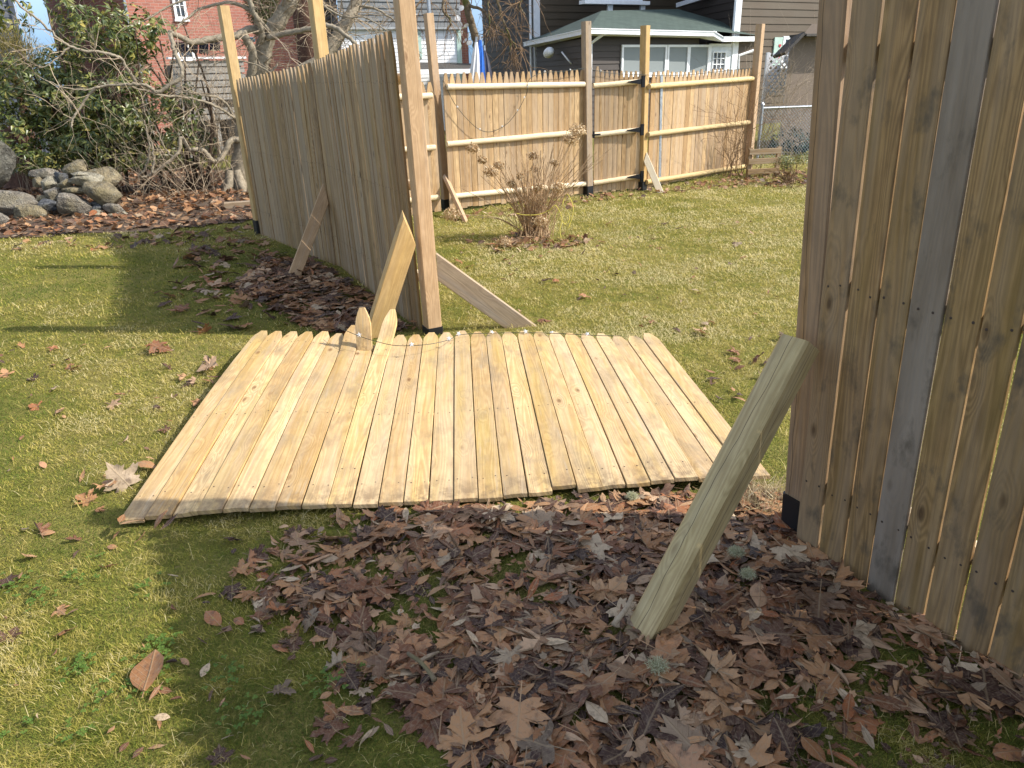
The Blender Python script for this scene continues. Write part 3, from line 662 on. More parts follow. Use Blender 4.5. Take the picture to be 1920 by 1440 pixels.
# brick chimney column
P2 = A(867, 60, 26.5); hc = thing('brick_chimney', 'narrow red brick chimney beside the mint corner of the white house', 'chimney', (P2[0], P2[1], 0))
mb = MB(); 
for a_, b_ in (((-.1, -.2), (.16, -.2)), ((.16, -.2), (.16, .3)), ((.16, .3), (-.1, .3)), ((-.1, .3), (-.1, -.2))): flat(mb, P2 + np.array([*a_, 0]), P2 + np.array([*b_, 0]), 0, 6.4)
mb.build('stack', BRICK, hc); mb = MB(); mb.box(P2 * np.array([1, 1, 0]) + UP * 6.45 + np.array([.03, .05, 0]), .2, .32, .06); mb.build('cap', GSHING, hc)

# ---- brown house with green porch roof
K = A(1003, 60, 26); KL = A(906, 60, 31.5); KR = A(1300, 60, 28.5); C3 = A(1379, 60, 23.8); C3R = A(1620, 60, 26.5); C3L = A(1262, 60, 29)
hh = thing('brown_house', 'dark brown clapboard house with white trim and green shingled porch roof behind the gate', 'house', (K[0], K[1], 0))
mb = MB(); clap(mb, KL, K, 0, 9, wn(KL, K)[1], .2, .02); mb.build('side_wall', BROWN_SHADE, hh); mb = MB(); clap(mb, C3L, C3, 0, 9, wn(C3L, C3)[1], .2, .02); mb.build('side_wall', BROWN_SHADE, hh)
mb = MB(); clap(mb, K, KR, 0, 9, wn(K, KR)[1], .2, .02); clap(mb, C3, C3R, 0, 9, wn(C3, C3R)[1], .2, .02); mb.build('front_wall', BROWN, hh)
trim(hh, 'corner_trim', K, KR, 1006, 0, 9, .2); trim(hh, 'corner_trim', C3, C3R, 1381, 0, 9, .16)
d, n = wn(C3, C3R)
mb = MB(); q = np.array([C3[0], C3[1], 0]) + n * .09 - d * .16; mb.tube([q + UP * 9, q + UP * 2.2], .05, 6); mb.build('downspout', WHITE, hh)
d, n = wn(K, KR); mb = MB(); q = np.array([K[0], K[1], 0]) + n * .09 - d * .2; mb.tube([q + UP * 9, q + UP * .2], .04, 6); mb.build('downspout', WHITE, hh)
wpx('window', hh, C3, C3R, (1467, 68), (1500, 124), GLASS, cols=2, rows=3, fr=.09)
x0, z1 = wx(1451, 70, C3, C3R); x1, z0 = wx(1466, 122, C3, C3R); d, n = wn(C3, C3R); o = np.array([C3[0], C3[1], 0]) + n * .03
mb = MB(); mb.box(o + d * (x0 + x1) / 2 + UP * (z0 + z1) / 2, (x1 - x0) / 2, .02, (z1 - z0) / 2, d); sh = mb.build('shutter', MINT, hh)
for k in range(3):
    mb = MB(); c = o + n * .025 + d * (x0 + x1) / 2 + UP * (z0 + (z1 - z0) * (.3 + .2 * k)); V = [c + d * (.055 * sin(tt) ** 3) + UP * (.055 * (13 * cos(tt) - 5 * cos(2 * tt) - 2 * cos(3 * tt) - cos(4 * tt)) / 16) for tt in np.linspace(0, 2 * pi, 20)[:-1]]
    V2 = [p + n * .01 for p in V]; kx = len(V); mb.add(V + V2, [tuple(range(kx, 2 * kx))[::-1]] + [(i, (i + 1) % kx, (i + 1) % kx + kx, i + kx) for i in range(kx)]); mb.build('heart_cutout', REDP, sh)
# bay above the porch roof
P, Q = A(1092, 10, 24.6), A(1205, 8, 25.6); d, n = wn(P, Q); z0 = onwall(1140, 22, P, Q)[2]; zs = onwall(1140, 7, P, Q)[2]; L = np.linalg.norm((Q - P)[:2])
mb = MB(); o = np.array([P[0], P[1], 0]); mb.box(o + d * L / 2 + UP * (zs + .02) + n * .1, L / 2 + .08, .16, .05, d); mb.build('bay_sill', WHITE, hh)
mb = MB(); clap(mb, o + d * L * .38, o + d * L * .98, z0 - .5, zs, n, .12); mb.build('bay_apron', BROWN, hh)
for px in (1142, 1203):
    x, _ = wx(px, 10, P, Q); mb = MB(); mb.box(o + d * x + n * .03 + UP * (z0 - .3 + zs) / 2, .085, .05, (zs - z0 + .3) / 2, d); mb.build('bay_corner_board', WHITE, hh)
frame('bay_window', hh, P, Q, .05, L - .05, zs + .08, zs + 1.3, GLASS, cols=3)
# white rake trim
mb = MB(); p_, q_ = A(1269, 10, 27), A(1345, -14, 25.2); mb.beam(p_, q_, (0, 0, 1), .13, .06); mb.build('rake_board', WHITE, hh)
# porch
E0 = A(1105, 52, 20.2); EL = A(988, 78, 25.6); E1 = A(1336, 58, 22.6); E2 = A(1352, 68, 22.7); E3 = A(1421, 68, 24.2)
r0, r1 = A(1128, 20, 23.2), A(1272, 17, 25.2); rw = A(1000, 66, 26.2)
mb = MB()
def tri(*p):
    p = [np.asarray(x) for x in p]; ux = unit(p[1] - p[0]); uy = unit(np.cross(np.cross(ux, p[2] - p[0]), ux))
    mb.add(p, [tuple(range(len(p)))], [((x - p[0]) @ ux, (x - p[0]) @ uy, 0) for x in p])
tri(E0, E1, r1, r0); tri(EL, E0, r0); tri(E1, E3 + UP * .02, A(1392, 52, 24.6), r1); tri(EL, r0, r1 + np.array([0, 2, 0]), rw)
mb.build('porch_roof', GREEN_ROOF, hh)
mb = MB(); 
for a_, b_ in ((EL, E0), (E0, E1), (E1, E2), (E2, E3)):
    dd, nn_ = wn(a_, b_); Lg = np.linalg.norm(b_ - a_); c = (a_ + b_) / 2 - UP * .075 + nn_ * .05; ax_ = unit(b_ - a_)
    mb.box(c, Lg / 2 + .03, .05, .062, ax_, np.cross(UP, ax_)); mb.box(c - UP * .0 + nn_ * .055 + UP * .05, Lg / 2 + .04, .012, .012, ax_, np.cross(UP, ax_))
mb.build('gutter', WHITE, hh)
i1 = np.array([.1, .38, 0]); PW0 = E0 + np.array([-.02, .42, 0]); PW1 = E1 + np.array([-.28, .32, 0]); PWL = EL + np.array([.3, .1, 0])
mb = MB(); zz = min(E0[2], EL[2], E1[2]) - .17
mb.add([E0 - UP * .14, E1 - UP * .14, PW1 * np.array([1, 1, 0]) + UP * (E1[2] - .16), PW0 * np.array([1, 1, 0]) + UP * (E0[2] - .16), PWL * np.array([1, 1, 0]) + UP * (EL[2] - .16), EL - UP * .14], [(0, 3, 2, 1), (0, 5, 4, 3)])
mb.add([E1 - UP * .14, E2 - UP * .14, E3 - UP * .14, E3 + np.array([-.3, .9, -.14]), PW1 * np.array([1, 1, 0]) + UP * (E1[2] - .163)], [(0, 1, 2, 3, 4)]); mb.build('soffit', WHITE, hh)
mb = MB(); clap(mb, PWL, PW0, 0, E0[2] - .2, wn(PWL, PW0)[1], .15, .02); mb.build('porch_side_wall', BROWN_SHADE, hh)
mb = MB(); clap(mb, PW0, PW1, 0, E0[2] - .18, wn(PW0, PW1)[1], .15, .02); mb.build('porch_front_wall', BROWN_SHADE, hh)
PW = (PW0, PW1)
trim(hh, 'corner_trim', *PW, 1102, 0, E0[2] - .2, .1)
x0, _ = wx(1163, 100, *PW); x1, _ = wx(1328, 100, *PW)
for pa, pb_ in ((1164, 1204), (1206, 1246), (1250, 1287), (1290, 1325)):
    wpx('window', hh, *PW, (pa, 84), (pb_, 140), BLIND, fr=.06)
dr = wpx('door', hh, *PW, (1329, 82), (1366, 195), plain('white door panel', (.62, .65, .66), .4, .05), fr=.07)
x0, z1 = wx(1334, 97, *PW); x1, z0 = wx(1356, 133, *PW); w2 = frame('door_window', hh, *PW, x0, x1, z0, z1, GLASS, fr=.03, cols=3, rows=3, proud=.045)
d, n = wn(*PW)
mb = MB(); q = onwall(1112, 64, *PW) + n * .42; q2 = onwall(1104, 82, *PW) + n * .08; mb.tube([q + d * .05, q, q2, q2 * np.array([1, 1, 0]) + UP * .1], .045, 6); mb.build('downspout', WHITE, hh)
mb = MB(); mb.tube([E3 - UP * .1, E3 + np.array([0, .05, -.35]), A(1385, 104, 23.9), A(1383, 140, 23.9)], .045, 6); mb.build('downspout', WHITE, hh)
dl, nl = wn(PWL, PW0); bl = onwall(1073, 120, PWL, PW0); fl_ = MB(); hx = onwall(1052, 98, PWL, PW0) + nl * .35
fl_.tube([bl + nl * .02, bl + nl * .12 + UP * .1, onwall(1070, 97, PWL, PW0) + nl * .25], .022, 7)
fo = fl_.build('flood_light', WHITE, hh, smooth=True); fl_ = MB(); fl_.tube([hx + dl * .3 - UP * .01, hx + dl * .16 + UP * .02, hx, hx - dl * .2 - UP * .03, hx - dl * .28 - UP * .06], [.05, .12, .14, .12, .08], 10); fl_.build('lamp_head', WHITE, fo, smooth=True)

# ---- shed, lattice, chain link fence
P, Q = A(1479, 100, 16.6), A(1640, 100, 17.4); d, n = wn(P, Q); hs = thing('garden_shed', 'brown wooden shed with dark roof edge just left of the close right fence', 'shed', (P[0], P[1], 0)); zt = A(1479, 98, 16.6)[2]
mb = MB(); o = np.array([P[0], P[1], 0]); L = np.linalg.norm((Q - P)[:2])
mb.add([o, o + d * L, o + d * L + UP * (zt + .55), o + d * .5 + UP * (zt + .52), o + UP * zt], [(0, 1, 2, 3, 4)], [(0, 0, 0), (0, L, 0), (zt, L, 0), (zt, .5, 0), (zt, 0, 0)])
rv = unit([o[0], o[1], 0]) + np.array([.05, 0, 0]); mb.add([o, o + UP * zt, o + UP * zt + rv * 2.2, o + rv * 2.2], [(0, 1, 2, 3)], [(0, 0, 0), (zt, 0, 0), (zt, 2, 0), (0, 2, 0)])
mb.build('wall', SHEDM, hs)
mb = MB(); mb.beam(A(1461, 104, 16.4), A(1498, 66, 16.5), (0, 1, 0), .5, .06); mb.beam(A(1496, 67, 16.5), A(1640, 64, 17.2), (0, 1, 0), .5, .05); mb.build('roof', DARK_ROOF, hs)
mb = MB(); a0 = A(1438, 118, 17.8); a1 = A(1480, 118, 17.9); dl, nl = wn(a0, a1); L = np.linalg.norm((a1 - a0)[:2]); H = .85; zb = A(1438, 178, 17.8)[2]
o = np.array([a0[0], a0[1], zb])
for k in range(-6, 7):
    for sg in (1, -1):
        s0 = k * .13
        pts = []
        for tt in np.linspace(0, H, 30):
            x = s0 + sg * tt if sg > 0 else s0 + H - tt
            if 0 <= x <= L: pts.append(o + dl * x + UP * tt + nl * (.006 * sg))
        if len(pts) > 1: mb.beam(pts[0], pts[-1], np.cross(unit(pts[-1] - pts[0]), nl), .035, .008, .001, sub=1)
for x in (0, L): mb.box(o + dl * x + UP * (H / 2 - .4), .03, .03, H / 2 + .42, dl)
tag(mb.build('lattice_panel', WHITE), 'white crisscross lattice panel left of the brown shed', 'lattice')
c0 = G(1419, 306); c1 = np.array([c0[0] + 4.2, c0[1] + .9, 0]); d, n = wn(c0, c1); H = A(1424, 203, c0[1])[2]
ch = thing('chain_link_fence', 'galvanised chain link fence between the sunlit picket fence and the close right fence', 'fence', c0); L = np.linalg.norm(c1 - c0)
mb = MB(); st = .06
for k in range(int(-H / st), int(L / st)):
    for sg in (1, -1):
        x0 = k * st if sg > 0 else k * st + H
        pa = [0, H]; q = []
        m_ = int(H / st)
        pts = []
        for j in range(m_ + 1):
            tt = j * H / m_; x = x0 + sg * tt
            if 0 <= x <= L: pts.append(c0 + d * x + UP * (tt + .03) + n * (.003 * (1 if (j + (sg > 0)) % 2 else -1)))
        if len(pts) > 1: mb.tube([pts[0], pts[-1]], .0028, 3, cap=False)
mb.build('wire_mesh', GALV, ch); mb = MB(); mb.tube([c0 + UP * H, c1 + UP * H], .02, 8); mb.build('top_rail', GALV, ch)
for x in (0, L * .6, L):
    mb = MB(); mb.tube([c0 + d * x, c0 + d * x + UP * (H + .06)], .028, 8); mb.tube([c0 + d * x + UP * (H + .06), c0 + d * x + UP * (H + .1)], [.034, .01], 8); mb.build('post', GALV, ch)
pb_ = G(1430, 333); mb = MB(); dx = np.array([.98, .2, 0])
bars = MB(); fw_ = .0
wp_ = thing('wooden_pallet', 'small slatted wooden pallet standing at the right end of the sunlit picket fence', 'pallet', pb_)
for py in (284, 302, 321):
    z = A(1430, py, pb_[1])[2]; mb = MB(); mb.beam(pb_ + dx * -.27 + UP * z, pb_ + dx * .27 + UP * z, (0, 0, 1), .085, .025); mb.build('slat', W_OUT, wp_)
for x in (-.24, .25):
    mb = MB(); mb.beam(pb_ + dx * x + np.array([0, .05, 0]), pb_ + dx * x + np.array([0.0, .05, A(1430, 277, pb_[1])[2]]), dx, .07, .04); mb.build('upright', W_OUT, wp_)

# ---- parasols, pole, chime
def closed_parasol(label, base, top, mat, r=.1):
    base = np.asarray(base); top = np.asarray(top); o = thing('closed_parasol', label, 'parasol', base); ax = top - base; L = np.linalg.norm(ax); ax = ax / L
    mb = MB(); mb.tube([base, top + ax * .05], .02, 8); mb.build('pole', GALV, o)
    u = unit(np.cross(ax, [0, 1, 0])); v = np.cross(ax, u); mb = MB(); V = []; sg = 24; rows = 8
    for j in range(rows + 1):
        f = j / rows; rad = r * (1 - f) ** .6 + .02
        for k in range(sg):
            an = 2 * pi * k / sg; rk = rad * (1 + .3 * (1 if k % 3 == 0 else -.5) * (1 - f * .6)); V.append(base + ax * L * (.35 + .64 * f) + (u * cos(an + f * .6) + v * sin(an + f * .6)) * rk)
    mb.add(V, [(j * sg + k, j * sg + (k + 1) % sg, (j + 1) * sg + (k + 1) % sg, (j + 1) * sg + k) for j in range(rows) for k in range(sg)] + [tuple(range(sg))[::-1]])
    mb.build('canopy', mat, o)
yb = 12.4
closed_parasol('closed blue parasol behind the back fence', [*A(899, 200, yb)[:2], 0], A(900, 72, yb), plain('blue canvas', (.02, .13, .5), .7, .1), .085)
closed_parasol('closed white parasol leaning beside the blue one behind the fence', [*A(876, 200, yb - .1)[:2], 0], A(893, 76, yb - .1), plain('white canvas', (.72, .70, .68), .8, .05), .1)
closed_parasol('closed dark grey parasol right of the blue one behind the fence', [*A(926, 200, yb + .1)[:2], 0], A(908, 92, yb + .1), plain('dark grey canvas', (.06, .06, .08), .8, .2), .13)
mb = MB(); q = A(811, 100, 12.6); mb.tube([[q[0], q[1], 0], [q[0] - .02, q[1], 3.6]], .03, 8); tag(mb.build('metal_pole', GALV), 'slim grey metal pole rising behind the tall back post', 'pole')

# ================================================================== TREES AND SHRUBS
def bark(name, c1, c2, moss=0.0, sc=20):
    m, t, b = newmat(name); tc = N(t, 'ShaderNodeTexCoord'); p = tc.outputs['Object']; n = noise_(t, p, sc, 5, .65); n2 = noise_(t, p, 3, 3)
    c = mixc(t, maprange(t, n, .35, .68), c2, c1)
    if moss: c = mixc(t, math_(t, 'MULTIPLY', maprange(t, n2, .48, .62), moss), c, (.12, .125, .03))
    lk(t, c, b.inputs['Base Color']); b.inputs['Roughness'].default_value = .9; b.inputs['Specular IOR Level'].default_value = .2; bump_(t, b, n, .6, .02); return m
BARK = bark('pale smooth bark', (.34, .29, .215), (.20, .165, .115)); TWIG = bark('pale twig bark', (.46, .37, .26), (.28, .21, .14)); BARKM = bark('mossy bark', (.22, .17, .11), (.12, .09, .055), .8)
BARKR = bark('red brown bark', (.14, .075, .05), (.065, .035, .025)); BTWIG = bark('brown twig', (.26, .17, .095), (.15, .09, .05)); STEMT = bark('dry stem', (.54, .39, .235), (.32, .205, .115), sc=12)
def smooth_path(pts, k=5):
    pts = np.asarray(pts, float); n = len(pts); out = []
    P_ = np.vstack([2 * pts[0] - pts[1], pts, 2 * pts[-1] - pts[-2]])
    for i in range(1, n):
        a, b_, c, d = P_[i - 1], P_[i], P_[i + 1], P_[i + 2]
        for j in range(k):
            t = j / k; out.append(.5 * ((2 * b_) + (-a + c) * t + (2 * a - 5 * b_ + 4 * c - d) * t * t + (-a + 3 * b_ - 3 * c + d) * t ** 3))
    out.append(pts[-1]); return np.array(out)
def limb(mb, px_pts, Y0, Y1, r0, r1, seg=8, k=5, wob=.006):
    n = len(px_pts); pts = [A(p[0], p[1], Y0 + (Y1 - Y0) * i / (n - 1)) for i, p in enumerate(px_pts)]
    P_ = smooth_path(pts, k); P_[1:-1] += rng.normal(0, wob, P_[1:-1].shape)
    f = np.linspace(0, 1, len(P_)); mb.tube(P_, r0 + (r1 - r0) * f, seg); return P_
def twig(mb, p, d, L, r, depth, droop=-.15, curl=.35, seg=3):
    p = np.asarray(p, float); d = unit(d); n = 5; pts = [p]
    for i in range(n):
        d = unit(d + rng.normal(0, curl * .45, 3) + np.array([0, 0, droop * .2])); pts.append(pts[-1] + d * L / n)
    if pts[-1][2] < .03:
        pts = [np.array([q[0], q[1], max(q[2], .03)]) for q in pts]
    mb.tube(pts, np.linspace(r, r * .45, n + 1), seg, cap=False)
    if depth > 0:
        for k in range(rng.integers(2, 4)):
            i = rng.integers(1, n + 1); dd = unit(unit(pts[i] - pts[i - 1]) + rng.normal(0, .65, 3)); twig(mb, pts[i], dd, L * rng.uniform(.45, .75), r * .6, depth - 1, droop, curl, seg)

# ---- pale barked tree behind the end of the left fence
tb = G(449, 355); YT = tb[1]
tr = thing('bare_tree', 'bare pale-barked tree behind the far end of the left fence with long crooked low limbs', 'tree', tb)
m = MB(); tk = []
tk.append(limb(m, [(449, 360), (451, 330), (454, 300), (459, 255), (466, 200), (478, 150), (489, 115), (500, 75), (520, 42), (545, 0), (562, -60), (570, -160)], YT, YT + .2, .165, .10, 12, wob=.008))
tk.append(limb(m, [(474, 175), (530, 150), (590, 122), (612, 100), (634, 68), (652, 38), (668, 0), (690, -90)], YT + .05, YT + .7, .12, .085, 10))
for a_, r_ in (((449, 352), 1), ):
    for an in np.linspace(0, 2 * pi, 7)[:-1]:
        q = tb + np.array([cos(an), sin(an), 0]) * .17; m.tube([tb + UP * .3 + np.array([cos(an), sin(an), 0]) * .1, q + UP * .08, q + np.array([cos(an), sin(an), 0]) * .22 + UP * -.03], [.07, .075, .03], 7)
m.build('trunk', BARK, tr, smooth=True)
m = MB(); lim = []
L_ = lambda *a, **k: lim.append(limb(m, *a, **k))
L_([(505, 66), (470, 55), (440, 68), (400, 72), (362, 79), (335, 68), (318, 61)], YT + .1, YT - .9, .06, .035)
L_([(318, 61), (327, 95), (340, 128), (340, 143), (318, 160), (293, 173), (280, 162), (262, 158), (232, 160), (187, 163), (163, 183), (146, 208), (136, 225), (135, 240)], YT - .9, YT - 1.6, .032, .012)
L_([(256, 158), (246, 140), (230, 114), (220, 106), (195, 100), (165, 96), (132, 87), (110, 72), (75, 40), (40, 12), (10, -20)], YT - 1.2, YT - 1.9, .024, .013)
L_([(130, 88), (112, 103), (98, 118), (70, 128)], YT - 1.5, YT - 1.8, .013, .006)
L_([(455, 60), (463, 75), (474, 98), (473, 130), (470, 160)], YT - .2, YT, .06, .07)
L_([(460, -30), (470, 10), (483, 38), (490, 58), (488, 80)], YT - .3, YT, .035, .05)
L_([(500, 70), (540, 62), (580, 55), (612, 48), (640, 60), (668, 82)], YT, YT - .3, .045, .028)
L_([(458, 262), (440, 262), (430, 268), (420, 288), (407, 302), (396, 298), (382, 283), (370, 281), (355, 280), (340, 257), (336, 280), (325, 295), (305, 312), (282, 328), (260, 333)], YT - .05, YT - .9, .05, .016)
L_([(325, 295), (310, 280), (300, 255), (290, 235)], YT - .7, YT - .8, .016, .008); L_([(285, 326), (288, 300), (286, 270), (278, 250), (270, 225)], YT - .85, YT - .7, .02, .008)
L_([(262, 332), (275, 308), (280, 280), (276, 250)], YT - .9, YT - 1.0, .02, .008); L_([(370, 281), (372, 282), (385, 245), (366, 200), (355, 165)], YT - .5, YT - .7, .014, .006)
L_([(187, 163), (160, 168), (125, 165), (90, 152), (55, 135)], YT - 1.4, YT - 1.8, .011, .005); L_([(445, 230), (425, 195), (400, 180), (365, 176), (330, 165)], YT, YT - .7, .02, .009)
L_([(440, 222), (415, 205), (380, 190), (340, 182), (300, 178), (265, 168), (235, 160)], YT - .1, YT - 1.2, .022, .012)
L_([(505, 60), (470, 20), (430, 5), (380, 15), (350, 35), (330, 55)], YT, YT - .8, .03, .01); L_([(545, 0), (500, -20), (440, -20), (380, -10), (320, 10), (270, 40)], YT, YT - 1, .03, .008)
L_([(660, 10), (700, 15), (740, 40), (765, 75), (790, 110)], YT + .6, YT + .3, .02, .007); L_([(655, 30), (690, 45), (720, 80)], YT + .6, YT + .6, .015, .006); L_([(560, -40), (600, 5), (640, 30), (690, 35), (735, 65)], YT + .2, YT - .1, .02, .007)
L_([(520, 120), (505, 135), (480, 120), (430, 110), (400, 122)], YT, YT - .4, .014, .007)
m.build('limb', BARK, tr, smooth=True)
m = MB()
for P_ in lim:
    nT = max(3, int(len(P_) * .36))
    for k in range(nT):
        i = rng.integers(2, len(P_)); d = unit(P_[i] - P_[i - 1]); twig(m, P_[i], d * .5 + rng.normal(0, .7, 3) * np.array([1, .8, 1]), rng.uniform(.3, .75), rng.uniform(.003, .006), 1 if rng.random() < .75 else 2)
for P_ in tk:
    for k in range(26):
        i = rng.integers(len(P_) // 2, len(P_)); twig(m, P_[i], rng.normal(0, 1, 3) + np.array([0, -.2, .3]), rng.uniform(.5, 1.3), .009, 2)
m.build('twig', TWIG, tr)

# ---- dark trunk behind the middle post
m = MB(); q = A(583, 100, 15.2); tr2 = thing('brown_trunk_tree', 'thick red-brown tree trunk behind the middle post of the left fence', 'tree', (q[0], q[1], 0))
m.tube(smooth_path([[q[0], q[1], -.05], [q[0] + .02, q[1], 1.2], [q[0], q[1], 2.6], [q[0] - .03, q[1], 5]]), np.linspace(.30, .22, 16), 14); m.build('trunk', BARKR, tr2, smooth=True)
# ---- mossy tree with hanging twigs behind the back fence
q = A(889, 150, 13.2); tr3 = thing('mossy_tree', 'small mossy bare tree with drooping budded twigs above the back fence', 'tree', (q[0], q[1], 0))
m = MB(); tk3 = limb(m, [(897, 330), (896, 200), (895, 120), (893, 78), (884, 45), (876, 15), (868, -30), (866, -120)], 13.2, 13.1, .075, .05, 9); m.build('trunk', BARKM, tr3, smooth=True)
m = MB(); l3 = [limb(m, p, 13.1, 12.7, a_, b_) for p, a_, b_ in (([(868, -30), (900, -25), (930, -5), (940, 30), (952, 60), (958, 80), (955, 100)], .03, .006), ([(876, 10), (905, 20), (925, 45), (950, 65), (965, 85), (980, 95)], .025, .006), ([(868, -20), (845, -15), (830, 15), (845, 40), (838, 55)], .035, .008), ([(866, -60), (950, -60), (980, -20), (975, 10), (985, 28)], .03, .006), ([(870, -10), (830, -20), (790, 0), (770, 30)], .025, .006), ([(866, -50), (920, -40), (915, 0), (918, 40), (912, 75)], .02, .005))]
m.build('limb', BARKM, tr3, smooth=True); m = MB()
for P_ in l3:
    for k in range(int(len(P_) * .9)):
        i = rng.integers(3, len(P_)); e = P_[i]; twig(m, e, rng.normal(0, .6, 3) + np.array([.1, 0, -.5]), rng.uniform(.25, .6), .006, 1, droop=-.7)
        m.tube([e + np.array([0, -.01, -.02]), e + np.array([.01, -.01, .0]), e + np.array([.01, -.01, .03])], [.003, .011, .002], 4)
m.build('twig', BTWIG, tr3)
wc = thing('wind_chime', 'white translucent discs hanging in a cluster from the mossy tree', 'wind chime', A(868, 40, 12.9))
PEARL = rndmat('pearl disc', [(0, (.75, .73, .7)), (1, (.85, .84, .82))], .3, .35)
m = MB()
for (px, py) in ((852, 22), (858, 34), (865, 15), (862, 46), (870, 52), (866, 62), (874, 48), (878, 66), (872, 76), (880, 80)):
    c = A(px, py, 12.85 + rng.uniform(-.06, .06)); nn_ = unit(rng.normal(0, 1, 3) + np.array([.3, -1, .2])); m.disc(c, nn_, .045, 0, 12, .004); m.disc(c, -nn_, .045, 0, 12, .002)
m.build('disc', PEARL, wc); m = MB(); m.tube([A(868, -25, 12.9), A(866, 20, 12.9), A(876, 82, 12.9)], .003, 4); m.build('cord', BARKM, wc)

# ---- leaf cloud helper
def leaves(mb, C, D, Nn, Ls, Ws, rnds, droop=.25):
    """many leaf blades: base points C, directions D, side normals Nn"""
    n = len(C); S = np.cross(D, Nn); S /= np.linalg.norm(S, axis=1)[:, None] + 1e-9; U = np.cross(S, D)
    Ls = Ls[:, None]; Ws = Ws[:, None]
    m_ = C + D * Ls * .5 + U * Ls * .05; tp = C + D * Ls - U * Ls * droop
    V = np.stack([C, m_ + S * Ws * .5 + U * Ws * .14, m_ - S * Ws * .5 + U * Ws * .14, tp, m_ - U * Ws * .02], 1).reshape(-1, 3)
    f = np.arange(n)[:, None] * 5
    F_ = np.concatenate([f + np.array([[0, 4, 1]]), f + np.array([[0, 2, 4]]), f + np.array([[1, 4, 3]]), f + np.array([[4, 2, 3]])]).tolist()
    mb.add(V, F_, np.tile(np.array([[0, 0, 0], [.5, .5, 0], [-.5, .5, 0], [0, 1, 0], [0, .5, 0]]), (n, 1)), np.repeat(rnds, 5))
def rnorm(n): v = rng.normal(0, 1, (n, 3)); return v / np.linalg.norm(v, axis=1)[:, None]
def clump(mb, c, rx, ry, rz, nw, per=8, L=.135, W=.044, upb=.35):
    v = rnorm(nw); rad = rng.uniform(.55, 1.03, nw)[:, None]; c_ = np.asarray(c) + v * rad * np.array([rx, ry, rz]); c_[:, 2] = np.maximum(c_[:, 2], .1)
    axs = v * .8 + np.array([0, -.15, upb]) + rng.normal(0, .3, (nw, 3)); axs /= np.linalg.norm(axs, axis=1)[:, None]
    for k in range(per):
        r_ = rnorm(nw); r_ -= axs * (r_ * axs).sum(1)[:, None]; r_ /= np.linalg.norm(r_, axis=1)[:, None]; el = rng.uniform(-.25, .5, (nw, 1)); D = r_ + axs * el; D /= np.linalg.norm(D, axis=1)[:, None]
        leaves(mb, c_ + D * .012, D, axs, rng.uniform(.7, 1.15, nw) * L, rng.uniform(.8, 1.15, nw) * W, rng.random(nw))
LEAFG = rndmat('glossy evergreen leaf', [(0, (.045, .068, .016)), (.45, (.10, .125, .028)), (.8, (.18, .19, .045)), (.93, (.27, .24, .06)), (1, (.40, .32, .08))], .36, .15, spec=.5)
rb = G(150, 330); YR = 12.2
rh = thing('rhododendron', 'large glossy evergreen shrub at the left behind the stone heap and crooked limbs', 'shrub', (A(180, 300, YR)[0], YR, 0))
m = MB()
for (px, py, rx, rz, nw) in ((50, 180, 95, 65, 170), (130, 200, 90, 60, 170), (210, 205, 80, 60, 120), (185, 60, 75, 60, 95), (250, 60, 60, 45, 55), (110, 130, 55, 45, 70), (290, 250, 70, 55, 85), (200, 275, 80, 45, 110), (130, 262, 55, 40, 55), (355, 270, 45, 45, 40), (330, 190, 50, 40, 32), (20, 250, 60, 55, 55), (230, 140, 60, 45, 60), (10, 20, 40, 40, 25), (130, 20, 40, 40, 25), (300, 300, 50, 18, 22), (70, 300, 40, 30, 40), (140, 305, 50, 20, 35), (230, 250, 60, 40, 60)):
    y_ = YR + rng.uniform(-.2, .5); c = A(px, py, y_); k = y_ / 1400.; clump(m, c, rx * k, .55, rz * k, nw)
m.build('foliage', LEAFG, rh); m = MB()
for k in range(30):
    px0 = rng.uniform(90, 330); b0 = A(px0, 0, YR + rng.uniform(0, .5)); b0 = np.array([b0[0], b0[1], 0]); e = A(px0 + rng.uniform(-90, 90), rng.uniform(40, 250), YR + rng.uniform(-.2, .6)); mid_ = (b0 + e) / 2 + rng.normal(0, .15, 3); m.tube(smooth_path([b0, mid_, e]), np.linspace(.028, .01, 11), 6)
m.build('stem', bark('dark stem', (.12, .08, .05), (.05, .035, .025)), rh, smooth=True)
YEW = rndmat('golden brown needles', [(0, (.09, .085, .02)), (.5, (.17, .145, .035)), (1, (.26, .19, .06))], .6, .15)
yw = thing('yew_shrub', 'golden brown needled shrub at the left edge below the dark house corner', 'shrub', (A(20, 100, 13.6)[0], 13.6, 0)); m = MB()
n_ = 5200; v = rnorm(n_); c = A(22, 120, 13.6) + v * rng.uniform(.4, 1, (n_, 1)) * np.array([.58, .5, .62]); D = v * .5 + np.array([0, 0, .8]) + rng.normal(0, .4, (n_, 3)); D /= np.linalg.norm(D, axis=1)[:, None]
leaves(m, c, D, rnorm(n_), rng.uniform(.05, .12, n_), rng.uniform(.006, .014, n_), rng.random(n_)); m.build('foliage', YEW, yw)
m = MB(); q = A(22, 120, 13.6); m.tube([[q[0], q[1], 0], [q[0], q[1], 1.2], q], [.1, .07, .03], 8); m.build('stem', BARKR, yw)
